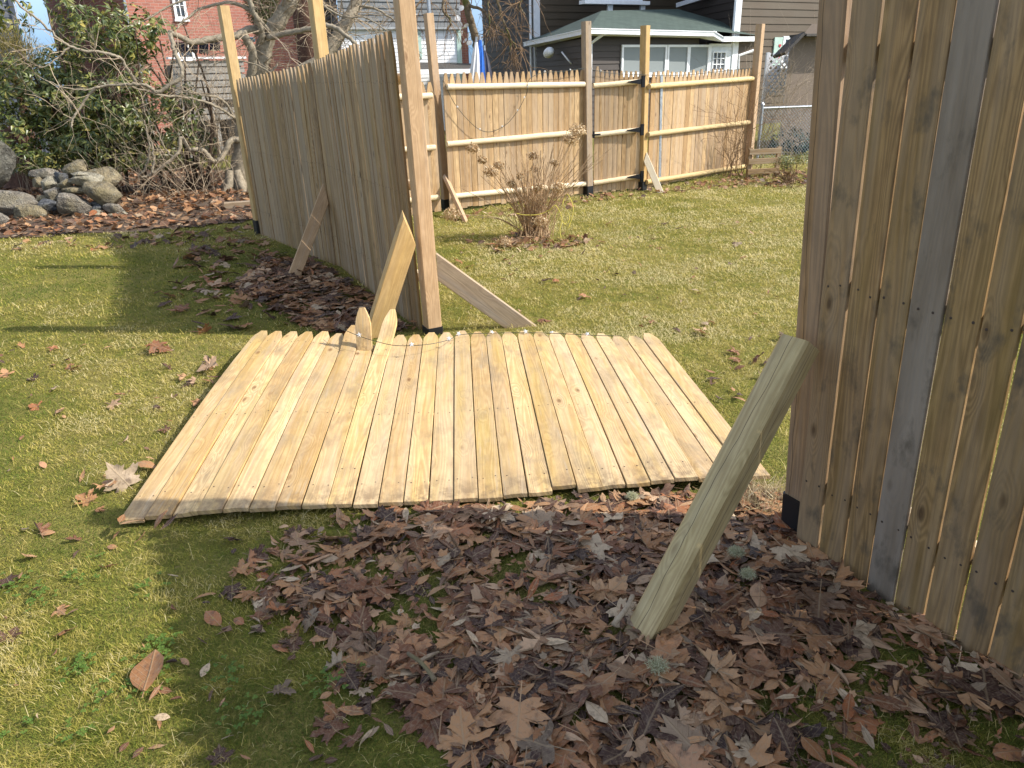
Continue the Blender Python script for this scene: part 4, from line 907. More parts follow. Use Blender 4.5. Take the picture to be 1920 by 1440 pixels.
# dark conifer glimpsed behind the upper trunk + far trees
EVG = rndmat('dark conifer needles', [(0, (.03, .04, .012)), (.6, (.06, .07, .02)), (1, (.12, .11, .035))], .6, .1)
cf = thing('conifer_tree', 'dark conifer glimpsed between the upper limbs of the pale tree', 'tree', (A(480, 0, 17)[0], 17, 0)); m = MB(); n_ = 5000; v = rnorm(n_); c = A(487, -10, 17) + v * rng.uniform(.2, 1, (n_, 1)) ** .5 * np.array([.32, .35, .7]); D = v + rng.normal(0, .5, (n_, 3)); D /= np.linalg.norm(D, axis=1)[:, None]
leaves(m, c, D, rnorm(n_), rng.uniform(.06, .13, n_), rng.uniform(.008, .018, n_), rng.random(n_)); m.build('foliage', EVG, cf); m = MB(); q = A(490, 0, 17); m.tube([[q[0], q[1], 0], [q[0], q[1], q[2]]], [.16, .05], 9); m.build('trunk', BARKR, cf)
# ---- stump and rusty pole
st = G(56, 352); m = MB(); ang = np.linspace(0, 2 * pi, 25)[:-1]; V = []; H = A(56, 236, st[1])[2]
for j in range(10):
    f = j / 9
    for a_ in ang: rr_ = (.27 + .12 * (1 - f) ** 4) * (1 + .07 * sin(a_ * 5 + j * .2) + .05 * sin(a_ * 11 + 1)); V.append(st + np.array([cos(a_) * rr_, sin(a_) * rr_, H * f - .03]))
k = len(ang); m.add(V + [st + UP * (H + .01)], [(j * k + i, j * k + (i + 1) % k, (j + 1) * k + (i + 1) % k, (j + 1) * k + i) for j in range(9) for i in range(k)] + [(9 * k + i, 9 * k + (i + 1) % k, 10 * k) for i in range(k)])
tag(m.build('tree_stump', BARKR, smooth=True), 'thick dark red-brown tree stump left of the rusty pole under the evergreen shrub', 'stump')
m = MB(); a_ = G(90, 345); m.tube([a_, A(64, 228, a_[1] - .1)], .022, 7); tag(m.build('rusty_pole', plain('rust', (.13, .05, .03), .8, .25, metal=.3)), 'thin rusty pole leaning beside the stump and stone heap', 'pole')
m = MB(); a_ = G(413, 300); m.beam(a_, A(399, 214, a_[1]), (1, 0, 0), .055, .055); tag(m.build('wooden_stake', W_GREYB), 'grey wooden stake standing in the grass left of the pale tree trunk', 'stake')
m = MB(); a_ = G(422, 392); b_ = G(480, 388); m.beam(a_ + UP * .04, b_ + UP * .045, (0, 0, 1), .09, .1); tag(m.build('timber_log', W_GREYB), 'grey timber lying in the dead leaves at the far end of the left fence', 'timber')

# ---- bare bushes at the right end of the sunlit fence
def twig_bush(name, label, bases, n, H, spread, r, mat, depth=1, up=1.0):
    o = thing(name, label, 'shrub', bases[0]); m = MB()
    for k in range(n):
        b0 = bases[k % len(bases)] + rng.normal(0, .08, 3) * np.array([1, 1, 0]); d = np.array([rng.normal(0, spread), rng.normal(0, spread), up]); twig(m, b0, d, H * rng.uniform(.55, 1.0), r * rng.uniform(.6, 1.2), depth, droop=-.05, curl=.22)
    m.build('stem', mat, o); return o
twig_bush('bare_shrub', 'leafless brown shrub in front of the right end of the sunlit picket fence', [G(1385, 328), G(1372, 332), G(1405, 330)], 34, 1.25, .28, .005, BTWIG, 2)
twig_bush('bare_shrub', 'tangled pale leafless bush behind the last fence post beside the chain link', [np.array([*A(px, 200, y_)[:2], 0]) for px, y_ in ((1425, 15.2), (1450, 15.8), (1475, 14.9), (1408, 15.4), (1495, 15))], 58, 1.65, .26, .005, TWIG, 2)
twig_bush('bare_shrub', 'bare upright twigs between the grey deck and the end of the left fence', [np.array([*A(px, 200, 13.6)[:2], 0]) for px in (395, 412, 430, 445, 380, 350)], 60, 1.9, .16, .006, TWIG, 2)
twig_bush('bare_shrub', 'low tangle of pale twigs under the crooked limbs in front of the evergreen', [np.array([*A(px, 250, YT - .6)[:2], 0]) for px in (215, 250, 290, 320, 360)], 36, 1.1, .6, .0055, TWIG, 2)
twig_bush('bare_shrub', 'thin bare sapling between the tall boulder and the stump', [G(52, 362)], 6, 1.2, .18, .006, TWIG, 2)
dk = thing('dark_evergreen', 'dark green leafy bush behind the chain link fence', 'shrub', (A(1480, 270, 15.6)[0], 15.6, 0)); m = MB(); clump(m, A(1480, 268, 15.6), .42, .3, .3, 90, 8, .07, .03); clump(m, A(1500, 290, 15.5), .5, .3, .3, 60, 8, .07, .03); m.build('foliage', rndmat('blue green leaf', [(0, (.008, .03, .018)), (1, (.025, .06, .035))], .45), dk)
ls = G(1478, 346); sh = thing('small_shrub', 'small half-bare evergreen shrub in front of the slatted pallet', 'shrub', ls); m = MB()
for k in range(26): twig(m, ls + rng.normal(0, .04, 3) * np.array([1, 1, 0]), np.array([rng.normal(0, .5), rng.normal(0, .4), 1]), rng.uniform(.25, .42), .006, 1)
m.build('stem', BTWIG, sh); m = MB(); clump(m, ls + np.array([-.1, 0, .33]), .16, .12, .09, 45, 7, .05, .012, .8); clump(m, ls + np.array([.14, 0, .36]), .12, .12, .08, 25, 7, .05, .012, .8); m.build('foliage', LEAFG, sh)

# ---- dried hydrangea
hy = G(1000, 446); hd_ = thing('dried_hydrangea', 'dried brown hydrangea bush with withered flower heads on the sunny lawn', 'shrub', hy); m = MB()
heads = [(886, 278, -.1, .075), (1083, 245, .0, .11), (1072, 262, -.05, .09), (1000, 292, .1, .065), (921, 322, .0, .085), (935, 310, .1, .07), (905, 300, -.1, .06), (1047, 352, -.2, .085), (1013, 414, -.3, .095), (846, 402, -.3, .11), (1002, 317, .2, .045), (1040, 305, .1, .05), (975, 330, -.1, .05), (1010, 350, -.2, .06), (960, 345, -.1, .05), (945, 460, -.45, .085)]
def stem_to(e, r=.0042):
    b0 = hy + rng.normal(0, .075, 3) * np.array([1, .8, 0]); mid_ = b0 * .55 + e * .45 + np.array([0, 0, .1 * np.linalg.norm((e - b0)[:2])]) + rng.normal(0, .012, 3); m.tube(smooth_path([b0, mid_, e], 4), np.linspace(r, r * .6, 9), 4, cap=False)
for (px, py, dy, r_) in heads:
    for _ in range(2): stem_to(A(px, py, hy[1] + dy))
for k in range(150):
    an = rng.normal(0, .30) + (.12 if rng.random() < .55 else -.12); ln = rng.uniform(.45, 1.0) * (1.0 if an < .2 else 1.12); e = hy + np.array([sin(an) * ln * 1.05, rng.normal(0, .16), cos(an) * ln]); stem_to(e)
for px, py in ((1160, 265), (1105, 290), (1130, 300), (1090, 300)): stem_to(A(px, py, hy[1] - .1))
m.build('stem', STEMT, hd_); 
PET = rndmat('withered petal', [(0, (.36, .225, .11)), (.4, (.52, .36, .19)), (.8, (.64, .50, .31)), (1, (.76, .64, .45))], .8, .3)
for (px, py, dy, r_) in heads:
    m = MB(); c = A(px, py, hy[1] + dy); c[2] = max(c[2], r_ * .7); n_ = int(90 + r_ * 2200); v = rnorm(n_); D = rnorm(n_); leaves(m, c + v * r_ * .78 * rng.uniform(.5, 1, (n_, 1)) * np.array([1.15, 1, .8]), D, v, rng.uniform(.016, .03, n_), rng.uniform(.012, .02, n_), rng.random(n_), .1); m.build('flower_head', PET, hd_)
# ---- yellow cord round the bush
m = MB(); CORD = plain('yellow cord', (.62, .52, .10), .6, .1); yc = hy[1] - .25
for pts in ([(968, 400), (985, 403), (1010, 402), (1030, 394), (1041, 385), (1050, 398), (1054, 412), (1050, 430), (1052, 446)], [(1058, 372), (1064, 364), (1072, 378), (1075, 393), (1072, 410), (1066, 428)], [(1058, 372), (1055, 384), (1062, 394), (1068, 410), (1060, 420), (1052, 412)]):
    m.tube(smooth_path([A(p[0], p[1], yc - .02 * i) for i, p in enumerate(pts)], 5), .0045, 5)
tag(m.build('yellow_cord', CORD), 'thin yellow cord tied round the dried hydrangea and trailing in loops', 'cord')

# ================================================================== ROCKS
def rock_mat(name, c, lich=.5):
    m, t, b = newmat(name); tc = N(t, 'ShaderNodeTexCoord'); p = tc.outputs['Object']; n = noise_(t, p, 9, 6, .68); n2 = noise_(t, p, 2.3, 3); n3 = noise_(t, p, 26, 4, .7)
    cc = mixc(t, maprange(t, n, .36, .64), tuple(x * .38 for x in c), tuple(x * 1.15 for x in c)); cc = mixc(t, math_(t, 'MULTIPLY', maprange(t, n3, .55, .68), lich), cc, (.40, .40, .35)); cc = mixc(t, math_(t, 'MULTIPLY', maprange(t, n2, .52, .68), .65), cc, (.17, .14, .055))
    lk(t, cc, b.inputs['Base Color']); b.inputs['Roughness'].default_value = .92; bump_(t, b, math_(t, 'ADD', n, n3), 1.0, .09); return m
RM = [rock_mat('olive stone', (.35, .285, .17)), rock_mat('grey stone', (.34, .295, .235), .6), rock_mat('pale stone', (.46, .41, .30), .4), rock_mat('dark slate stone', (.16, .165, .175), .2), rock_mat('dark mossy boulder', (.18, .17, .135), .5)]
import bmesh
def rock(label, px0, px1, py0, py1, Y, mat, seed, flat_=.8, rot=0, sub=4, name='stone'):
    cx, cy = (px0 + px1) / 2, (py0 + py1) / 2; c = A(cx, cy, Y); k = Y / 1400 * 1.03; hx = (px1 - px0) / 2 * k; hz = (py1 - py0) / 2 * k; hy_ = (hx + hz) / 2 * flat_
    bm = bmesh.new(); bmesh.ops.create_icosphere(bm, subdivisions=sub, radius=1); r = np.random.default_rng(seed)
    pl = [(unit(r.normal(0, 1, 3)), r.uniform(.5, .82)) for _ in range(16)]; of = r.uniform(0, 50, 3); R_ = Matrix.Rotation(rot, 3, 'Y')
    for v in bm.verts:
        p = np.array(v.co); 
        for n_, d_ in pl:
            s_ = p @ n_
            if s_ > d_: p = p - n_ * (s_ - d_) * .93
        p = p * (1 + .12 * (vnoise(p[0] * 1.7 + of[0], p[1] * 1.7 + p[2] * 1.3 + of[1], 3) - .5) + .11 * (vnoise(p[0] * 6 + of[1], p[2] * 6 + p[1] * 5 + of[2], 4) - .5)); v.co = R_ @ Vector((p[0] * hx * 1.24, p[1] * hy_ * 1.24, p[2] * hz * 1.24))
    me = bpy.data.meshes.new(name); bm.to_mesh(me); bm.free(); me.materials.append(mat); me.polygons.foreach_set('use_smooth', np.ones(len(me.polygons), bool))
    o = bpy.data.objects.new(name, me); COL.objects.link(o); o.location = tuple(c); return tag(o, label, 'rock', 'stones in the heap' if name == 'stone' else None)
YS = 10.35
for i, (lb, a_, b_, c, d, dy, m_, rt_) in enumerate((
    ('broad olive boulder at the right of the heap carrying a flat stone', 157, 232, 342, 385, -.05, 0, .15), ('round grey boulder at the front of the heap', 105, 170, 363, 411, -.2, 1, 0),
    ('rounded stone at the top of the heap', 117, 165, 302, 335, .35, 0, -.1), ('large sloping boulder at the back right of the heap', 160, 222, 316, 362, .4, 0, .35),
    ('pale flat stone lying across the upper middle of the heap', 132, 192, 326, 349, .0, 2, .12), ('small pale slab on top of the flat pale stone', 133, 165, 321, 333, -.03, 2, .1),
    ('pale blocky stone at the left of the heap', 75, 107, 333, 356, .1, 2, 0), ('grey flat stone at the upper left back of the heap', 62, 107, 318, 338, .4, 1, .05), ('dark slate stone below the top left of the heap', 103, 128, 322, 345, .15, 3, .3),
    ('olive wedge under the flat pale stone', 102, 142, 338, 358, .0, 0, -.25), ('low tan stone in the middle of the heap', 115, 160, 350, 364, -.1, 0, .05), ('mossy grey stone left of the round boulder', 88, 118, 352, 378, -.05, 1, .1),
    ('small brown stone at the lower left of the heap', 67, 92, 364, 380, -.05, 0, 0), ('white-flecked dark stone at the lower left foot of the heap', 70, 103, 376, 395, -.2, 3, .1), ('bluish slate chip right of the round boulder', 170, 195, 384, 397, -.2, 3, -.1),
    ('small dark stone wedged under the broad olive boulder', 168, 186, 378, 391, -.1, 3, 0), ('pale lumpy stone at the front right foot of the heap', 166, 196, 395, 412, -.3, 2, .1), ('rounded grey stone at the right foot of the heap', 198, 235, 382, 403, -.2, 1, .1),
    ('small oval pale stone at the far right foot of the heap', 218, 243, 395, 410, -.3, 2, .3), ('little tan pebble stone between the right foot stones', 199, 214, 400, 411, -.3, 2, 0), ('flat grey stone sunk in the leaves at the front of the heap', 163, 188, 410, 422, -.45, 1, 0), ('small olive stone under the left flat stone', 62, 82, 335, 352, .2, 0, 0))):
    rock(lb, a_, b_, c, d, YS + dy, RM[m_], 30 + i, .85, rt_)
rock('tall grey boulder at the left edge in front of the stump', -60, 24, 268, 358, 11.4, RM[4], 90, .7, name='boulder'); rock('wide flat lichened boulder at the left edge in front of the tall one', -60, 62, 348, 415, 10.2, RM[1], 91, .7, name='boulder'); rock('low grey boulder sunk in leaves between the flat boulder and the heap', 30, 92, 382, 415, 10.0, RM[0], 93, .7, name='boulder'); rock('small grey boulder at the lower left edge among dead leaves', -30, 18, 402, 428, 9.6, RM[1], 92, .7, name='boulder')

# ================================================================== DEAD LEAVES
def leaf_material():
    m, t, b = newmat('dead leaf'); rn = attr(t, 'rnd').outputs['Fac']; oi = N(t, 'ShaderNodeObjectInfo').outputs['Random']
    f = math_(t, 'FRACT', math_(t, 'ADD', rn, oi)); at = attr(t, 'gc').outputs['Vector']; sp = N(t, 'ShaderNodeSeparateXYZ'); lk(t, at, sp.inputs[0])
    c = ramp_(t, f, [(0, (0.037, 0.018, 0.014)), (.13, (0.075, 0.033, 0.020)), (.24, (0.202, 0.079, 0.032)), (.35, (0.340, 0.157, 0.061)), (.46, (0.467, 0.249, 0.114)), (.54, (0.181, 0.069, 0.029)), (.62, (0.053, 0.025, 0.018)), (.7, (0.520, 0.299, 0.149)), (.78, (0.340, 0.107, 0.033)), (.85, (0.595, 0.390, 0.233)), (.9, (0.117, 0.052, 0.029)), (.95, (0.630, 0.477, 0.307)), (1, (0.048, 0.024, 0.017))])
    ov = comb(t, math_(t, 'ADD', sp.outputs[0], math_(t, 'MULTIPLY', f, 37)), sp.outputs[1], f)
    n = noise_(t, ov, 3.0, 5, .65); n2 = noise_(t, ov, 11, 4, .65)
    c = mixc(t, math_(t, 'MULTIPLY', maprange(t, n, .53, .66), .6), c, (.075, .045, .036)); c = mixc(t, math_(t, 'MULTIPLY', maprange(t, n2, .48, .75), .5), c, (.36, .265, .175))
    ax_ = math_(t, 'ABSOLUTE', sp.outputs[0]); vein = math_(t, 'SINE', math_(t, 'MULTIPLY', math_(t, 'SUBTRACT', sp.outputs[1], math_(t, 'MULTIPLY', ax_, .9)), 44)); vein = maprange(t, vein, .8, 1.0)
    rib = maprange(t, ax_, .012, .03, 1, 0); vv = math_(t, 'MAXIMUM', rib, math_(t, 'MULTIPLY', vein, .45))
    c = mixc(t, math_(t, 'MULTIPLY', vv, .45), c, (.40, .29, .17)); lk(t, c, b.inputs['Base Color']); b.inputs['Roughness'].default_value = .55; b.inputs['Specular IOR Level'].default_value = .35
    bump_(t, b, math_(t, 'ADD', vv, n2), .5, .003)
    o = [q for q in t.nodes if q.type == 'OUTPUT_MATERIAL'][0]; tr = N(t, 'ShaderNodeBsdfTranslucent'); lk(t, c, tr.inputs[0]); mx = N(t, 'ShaderNodeMixShader'); mx.inputs[0].default_value = .18
    lk(t, b.outputs[0], mx.inputs[1]); lk(t, tr.outputs[0], mx.inputs[2]); lk(t, mx.outputs[0], o.inputs[0]); return m
LEAF = leaf_material()
def oval_proto(wr, curl, fold, twist, seed):
    r = np.random.default_rng(seed); V = []; g = []; n = 9
    for i in range(n + 1):
        y = i / n; hw = wr * (sin(pi * min(1, y * .97 + .015)) ** .85) * (1 + .05 * r.normal()); 
        for k in (-1, -.5, 0, .5, 1):
            x = k * hw
            if fold > .65: V.append((abs(x) * 1.1 + .02 * (x < 0), y, .05 * (x < 0) + .12 * abs(x) + curl * .5 * (y - .5) ** 2)); g.append((x, y, 0)); continue
            z = fold * abs(x) + curl * (y - .5) ** 2 + twist * x * (y - .5) + .012 * r.normal() * (abs(k) == 1) - .05 * abs(k)**2 * (fold < .2)
            V.append((x * (1 - .25 * abs(fold)), y, z)); g.append((x, y, 0))
    F_ = [(i * 5 + k, i * 5 + k + 1, i * 5 + 6 + k, i * 5 + 5 + k) for i in range(n) for k in range(4)]
    k = len(V); V += [(-.012, -.16, .02), (.012, -.16, .02), (.008, .02, .01), (-.008, .02, .01)]; g += [(0, 0, 0)] * 4; F_.append((k, k + 1, k + 2, k + 3))
    return np.array(V) - np.array([0, .5, 0]), F_, np.array(g)
MH = [(0, 0), (.10, -.05), (.22, -.09), (.40, -.12), (.36, -.02), (.47, .04), (.36, .10), (.30, .15), (.42, .20), (.50, .22), (.66, .36), (.54, .37), (.55, .46), (.42, .44), (.30, .42), (.20, .42), (.25, .54), (.34, .60), (.25, .66), (.20, .78), (.12, .82), (0, 1.02)]
def maple_proto(curl, crump, seed, cup=0.0, foldx=0.0, torn=0):
    r = np.random.default_rng(seed); half = MH; out = [(x, y) for x, y in half] + [(-x, y) for x, y in half[::-1][1:-1]]
    out = np.array(out) * (1 + .05 * r.normal(size=(len(out), 1))); c = np.array([0, .3])
    for _ in range(torn):
        i0 = r.integers(0, len(out)); kk = r.integers(3, 7)
        for q_ in range(kk): j_ = (i0 + q_) % len(out); out[j_] = c + (out[j_] - c) * r.uniform(.35, .65)
    ph = r.uniform(0, 6, 6)
    def zf(x, y): return curl * ((y - .4) ** 2) + cup * (x * x) + crump * (sin(7 * x + ph[0]) * sin(6 * y + ph[1]) + .5 * sin(13 * x + 9 * y + ph[2])) + foldx * abs(x + .1 * sin(ph[3])) - .02
    V = []; g = []; rings = (1, .8, .55, .28); k = len(out)
    for f in rings:
        for (x, y) in out: 
            xx, yy = c[0] + (x - c[0]) * f, c[1] + (y - c[1]) * f; V.append((abs(xx) if foldx > .8 else xx * (1 - .3 * abs(foldx)), yy, (.04 * (xx < 0) + .10 * abs(xx) + crump * .6 * sin(7 * yy + 5 * xx)) if foldx > .8 else zf(xx, yy) + (.03 * r.normal() if f == 1 else 0))); g.append((xx, yy, 0))
    V.append((c[0], c[1], zf(*c))); g.append((0, .3, 0))
    F_ = [(j * k + i, j * k + (i + 1) % k, (j + 1) * k + (i + 1) % k, (j + 1) * k + i) for j in range(len(rings) - 1) for i in range(k)] + [((len(rings) - 1) * k + i, (len(rings) - 1) * k + (i + 1) % k, len(rings) * k) for i in range(k)]
    q = len(V); V += [(-.012, -.45, .05), (.012, -.45, .05), (.01, .02, zf(0, 0) + .01), (-.01, .02, zf(0, 0) + .01)]; g += [(0, 0, 0)] * 4; F_.append((q, q + 1, q + 2, q + 3))
    return np.array(V) - np.array([0, .4, 0]), F_, np.array(g)
PROTO = [('oval', *oval_proto(.17, .25, .3, .2, 1)), ('oval', *oval_proto(.21, .25, .15, -.6, 2)), ('oval', *oval_proto(.15, -.35, .5, .2, 3)), ('oval', *oval_proto(.24, -.25, .15, .5, 4)), ('oval', *oval_proto(.19, .45, .8, 0, 5)), ('oval', *oval_proto(.13, -.3, .4, -.8, 12)),
         ('maple', *maple_proto(-.05, .03, 6, -.1)), ('maple', *maple_proto(-.3, .045, 7, .15)), ('maple', *maple_proto(.2, .05, 8, -.5, .15)), ('maple', *maple_proto(.15, .03, 9, -.3)), ('maple', *maple_proto(.25, .06, 10, -.3, .2)), ('maple', *maple_proto(-.2, .07, 11, .4, .1)), ('maple', *maple_proto(.1, .06, 21, -.2, .9, 1)), ('maple', *maple_proto(-.1, .05, 22, .1, .05, 2)), ('maple', *maple_proto(.2, .08, 23, -.4, .2, 3)), ('maple', *maple_proto(-.3, .07, 24, .3, 1.2, 1)),
         ('oval', *oval_proto(.3, -.2, .1, .3, 31)), ('oval', *oval_proto(.12, .5, 1.1, .4, 32))]
SIMPLE_OVAL = [(np.array([(0, -.5, 0), (.16, -.05, .05), (-.16, -.05, .05), (0, .5, .12), (0, 0, -.01)]), [(0, 1, 4), (0, 4, 2), (1, 3, 4), (4, 3, 2)], np.array([(0, 0, 0), (.16, .45, 0), (-.16, .45, 0), (0, 1, 0), (0, .5, 0)])),
               (np.array([(0, -.5, 0), (.32, -.3, .1), (.4, .1, .02), (.15, .2, .1), (0, .5, .05), (-.15, .2, .0), (-.4, .1, .12), (-.3, -.3, .02), (0, 0, 0)]), [(i, (i + 1) % 8, 8) for i in range(8)], np.array([(0, 0, 0), (.32, .2, 0), (.4, .6, 0), (.15, .7, 0), (0, 1, 0), (-.15, .7, 0), (-.4, .6, 0), (-.3, .2, 0), (0, .5, 0)]))]
def sample_poly(poly, n, wob=.25, seed=0):
    a = np.array(poly); lo_, hi = a.min(0) - .3, a.max(0) + .3; out = []
    while len(out) < n:
        p = rng.uniform(lo_, hi, (n * 2, 2)); q = p + wob * np.stack([fbm(p[:, 0] * 2.5, p[:, 1] * 2.5, seed + 1), fbm(p[:, 0] * 2.5, p[:, 1] * 2.5, seed + 2)], 1) - wob / 2
        out += p[inpoly(q[:, 0], q[:, 1], poly)].tolist()
    return np.array(out[:n])
def proj(p):
    v = np.asarray(p) - CAMP; z = v @ _fw; return 960 + F_PX * (v @ _rt) / z, 720 - F_PX * (v @ _up) / z, z
recs = []   # (x, y, z, yaw, tilt axis/angle, size, proto)
def scatter(pts, zmax, tilt, pm, s_o=(.07, .12), s_m=(.085, .15), zb=0.0, zone=''):
    for (x, y) in pts:
        k = rng.choice([6, 7, 8, 9, 10, 11, 12, 12, 13, 13, 14, 14, 14, 15, 15]) if rng.random() < pm else rng.choice([0, 1, 2, 3, 4, 5, 16, 17]); s = rng.uniform(*(s_m if 6 <= k < 16 else s_o)); s *= 1 if (rng.random() < .7 or 6 <= k < 16) else .65
        recs.append((x, y, float(gz(x, y)) + zb + .006 + zmax * rng.random() ** 1.3, rng.uniform(0, 2 * pi), rng.normal(0, tilt), rng.normal(0, tilt), s, k, zone))
pn = sample_poly(PILE_NEAR, 4600, .55, 40)
hole = fbm(pn[:, 0] * 3.2, pn[:, 1] * 3.2, 77, 3); dc = np.hypot(pn[:, 0] - .45, pn[:, 1] - 1.9); pn = pn[(hole + .09 * rng.normal(size=len(pn)) < .585 + .12 * (dc < .5) - .11 * (pn[:, 0] < -.25)) & ((rng.random(len(pn)) < 1.25 - .35 * np.maximum(0, -pn[:, 0] + .1)))]
inpan = inpoly(pn[:, 0], pn[:, 1], [tuple(q[:2]) for q in (BLc + [-.1, -.045, 0], BRc + [.06, -.045, 0], TRc, TLc)]); pn = pn[~inpan]
scatter(pn, .024, .14, .19, (.05, .115), (.085, .15), zb=.004, zone='pile')
FRONTL = [tuple(g2(*p)) for p in [(0, 1000), (540, 985), (760, 1000), (640, 1300), (860, 1440), (0, 1440)]]
scatter(sample_poly([tuple(g2(*p)) for p in [(480, 985), (760, 960), (900, 1100), (900, 1440), (600, 1440), (560, 1250), (440, 1120)]], 230, .5, 23), .012, .2, .3, (.045, .09), (.055, .10), .004, 'front lawn')
scatter(sample_poly(FRONTL, 85, .1, 3), .012, .3, .25, (.025, .06), (.045, .075), .004, 'front lawn')
scatter(sample_poly([tuple(g2(*p)) for p in [(560, 1000), (700, 990), (720, 1300), (640, 1320), (520, 1120)]], 55, .2, 4), .012, .3, .4, (.045, .09), (.055, .10), .004, 'front lawn')
SIDEL = [tuple(g2(*p)) for p in [(0, 640), (450, 660), (330, 830), (200, 980), (0, 1000)]]
scatter(sample_poly(SIDEL, 70, .1, 5), .01, .25, .3, (.03, .065), (.05, .085), .004, 'side lawn')
scatter([tuple(G(px, py)[:2] + rng.normal(0, .04, 2)) for px, py in ((400, 700), (410, 690), (395, 720), (415, 720), (250, 905), (262, 900), (240, 910), (300, 665), (310, 663), (390, 745), (275, 970), (290, 880))], .03, .4, .6, zb=.015, zone='side lawn')
# pile at the left fence and thinner spread around it
pl_ = sample_poly(PILE_LEFT, 900, .35, 6); scatter(pl_, .03, .16, .4, zb=.004, zone='left')
scatter(sample_poly([tuple(g2(*p)) for p in [(330, 470), (500, 445), (560, 520), (690, 625), (470, 625), (360, 640), (330, 560)]], 230, .4, 8), .015, .3, .45, zb=.008, zone='left')
# sunny lawn behind
SUNL = [tuple(g2(*p)) for p in [(840, 600), (1490, 640), (1500, 400), (860, 440)]]
scatter(sample_poly(SUNL, 130, .1, 19), .006, .3, .3, (.02, .045), (.03, .055), .006, 'sun'); scatter(sample_poly(SUNL, 60, .1, 9), .008, .3, .3, (.04, .08), (.05, .1), .012, 'sun')
scatter(sample_poly([tuple(g2(*p)) for p in [(1250, 600), (1480, 640), (1470, 780), (1340, 760)]], 30, .2, 10), .01, .3, .3, (.04, .09), (.06, .1), .012, 'sun')
_pp = [tuple(q[:2]) for q in (BLc + [-.07, -.06, 0], BRc + [.05, -.05, 0], TRc, TLc + [-.06, 0, 0])]
recs = [r for r in recs if r[8] not in ('side lawn', 'front lawn') or not inpoly(np.array([r[0]]), np.array([r[1]]), _pp)[0]]
# leaves lying on the fallen panel edge
for (px, py) in ((228, 975), (250, 978), (300, 976), (320, 982)): 
    p = G(px, py, .06); recs.append((p[0], p[1], .06, rng.uniform(0, 6), rng.normal(0, .3), rng.normal(0, .3), .085, int(rng.integers(0, 6)), 'side lawn'))
def xf(r):
    x, y, z, yaw, ta, tb_, s, k, zone = r; return Matrix.Translation((x, y, z + abs(sin(ta)) * s * .18)) @ Matrix.Rotation(yaw, 4, 'Z') @ Matrix.Rotation(ta, 4, 'X') @ Matrix.Rotation(tb_, 4, 'Y') @ Matrix.Diagonal((s, s, s * (.6 if zone in ('pile', 'left') else .85), 1))
def score(r):
    px, py, z = proj(r[:3]); 
    if z < .2 or not (-20 < px < 1940 and -20 < py < 1460): return -1
    return r[6] / z * (1.0 if PROTO[r[7]][0] == 'oval' else 1.5) * (.5 + min(1, (r[2] - float(gz(r[0], r[1]))) / .035)) * (1.6 if r[8] in ('front lawn', 'side lawn') else 1)
order = sorted(range(len(recs)), key=lambda i: -score(recs[i])); single = set(order[:296])
pm_ = []
for kind, V, F_, g in PROTO:
    m = MB(); m.add(V, F_, g, 0.0); o = m.build('dead_leaf', LEAF, smooth=True); me = o.data; bpy.data.objects.remove(o); pm_.append(me)
KIND = {'oval': 'narrow oval', 'maple': 'lobed maple'}
ZT = {'pile': ('lying on top of the leaf pile before the fallen panel', 'loose leaves on top of the near leaf pile'), 'front lawn': ('lying alone on the grass at the front left', 'leaves scattered on the front left grass'), 'side lawn': ('lying on the grass left of the fallen panel', 'leaves scattered left of the fallen panel'), 'left': ('lying in the shade below the left fence', 'loose leaves below the left fence'), 'sun': ('lying on the sunny grass behind the fallen panel', 'leaves scattered on the sunny grass')}
for i in order[:296]:
    r = recs[i]; o = bpy.data.objects.new('dead_leaf', pm_[r[7]]); COL.objects.link(o); o.matrix_world = xf(r); kd = KIND[PROTO[r[7]][0]]; zt = ZT[r[8]]
    tag(o, 'brown %s leaf %s' % (kd, zt[0]), 'leaf', '%s %s' % (kd, zt[1]))
def bulk(name, label, rs, simple=False):
    m = MB()
    for r in rs:
        T = np.array(xf(r)); rn = rng.random()
        if simple: V, F_, g = SIMPLE_OVAL[0 if PROTO[r[7]][0] == 'oval' else 1]
        else: _, V, F_, g = PROTO[r[7]]
        m.add(V @ T[:3, :3].T + T[:3, 3], F_, g, rn)
    return tag(m.build(name, LEAF, smooth=True), label, 'leaf litter', kind='stuff')
rest = [recs[i] for i in range(len(recs)) if i not in single]
bulk('leaf_litter', 'thick brown leaf litter between the fallen panel and the close right fence', [r for r in rest if r[8] in ('pile', 'front lawn', 'side lawn')])
bulk('leaf_litter', 'shaded brown leaf litter along the foot of the left fence', [r for r in rest if r[8] in ('left', 'sun')])
recs2 = recs; recs = []
scatter(sample_poly(BED, 5200, .5, 12), .04, .35, .5, (.07, .13), (.08, .14)); scatter(sample_poly([tuple(g2(*p)) for p in [(0, 455), (200, 445), (470, 425), (470, 450), (200, 470), (0, 470)]], 130, .4, 15), .01, .3, .5)
bulk('leaf_litter', 'sunlit reddish leaf litter around the stone heap and the pale tree', recs, True); recs = []
scatter(sample_poly(STRIP, 620, .4, 13), .02, .35, .4, (.05, .10), (.06, .11)); scatter(sample_poly(BUSHBED, 240, .4, 14), .025, .35, .4, (.05, .1), (.06, .11)); scatter(sample_poly([tuple(g2(*p)) for p in [(1330, 345), (1520, 318), (1530, 356), (1400, 352)]], 240, .3, 16), .02, .3, .4, (.05, .1), (.06, .11))
bulk('leaf_litter', 'thin leaf litter along the foot of the sunlit back fence and under the dried bush', recs, True)
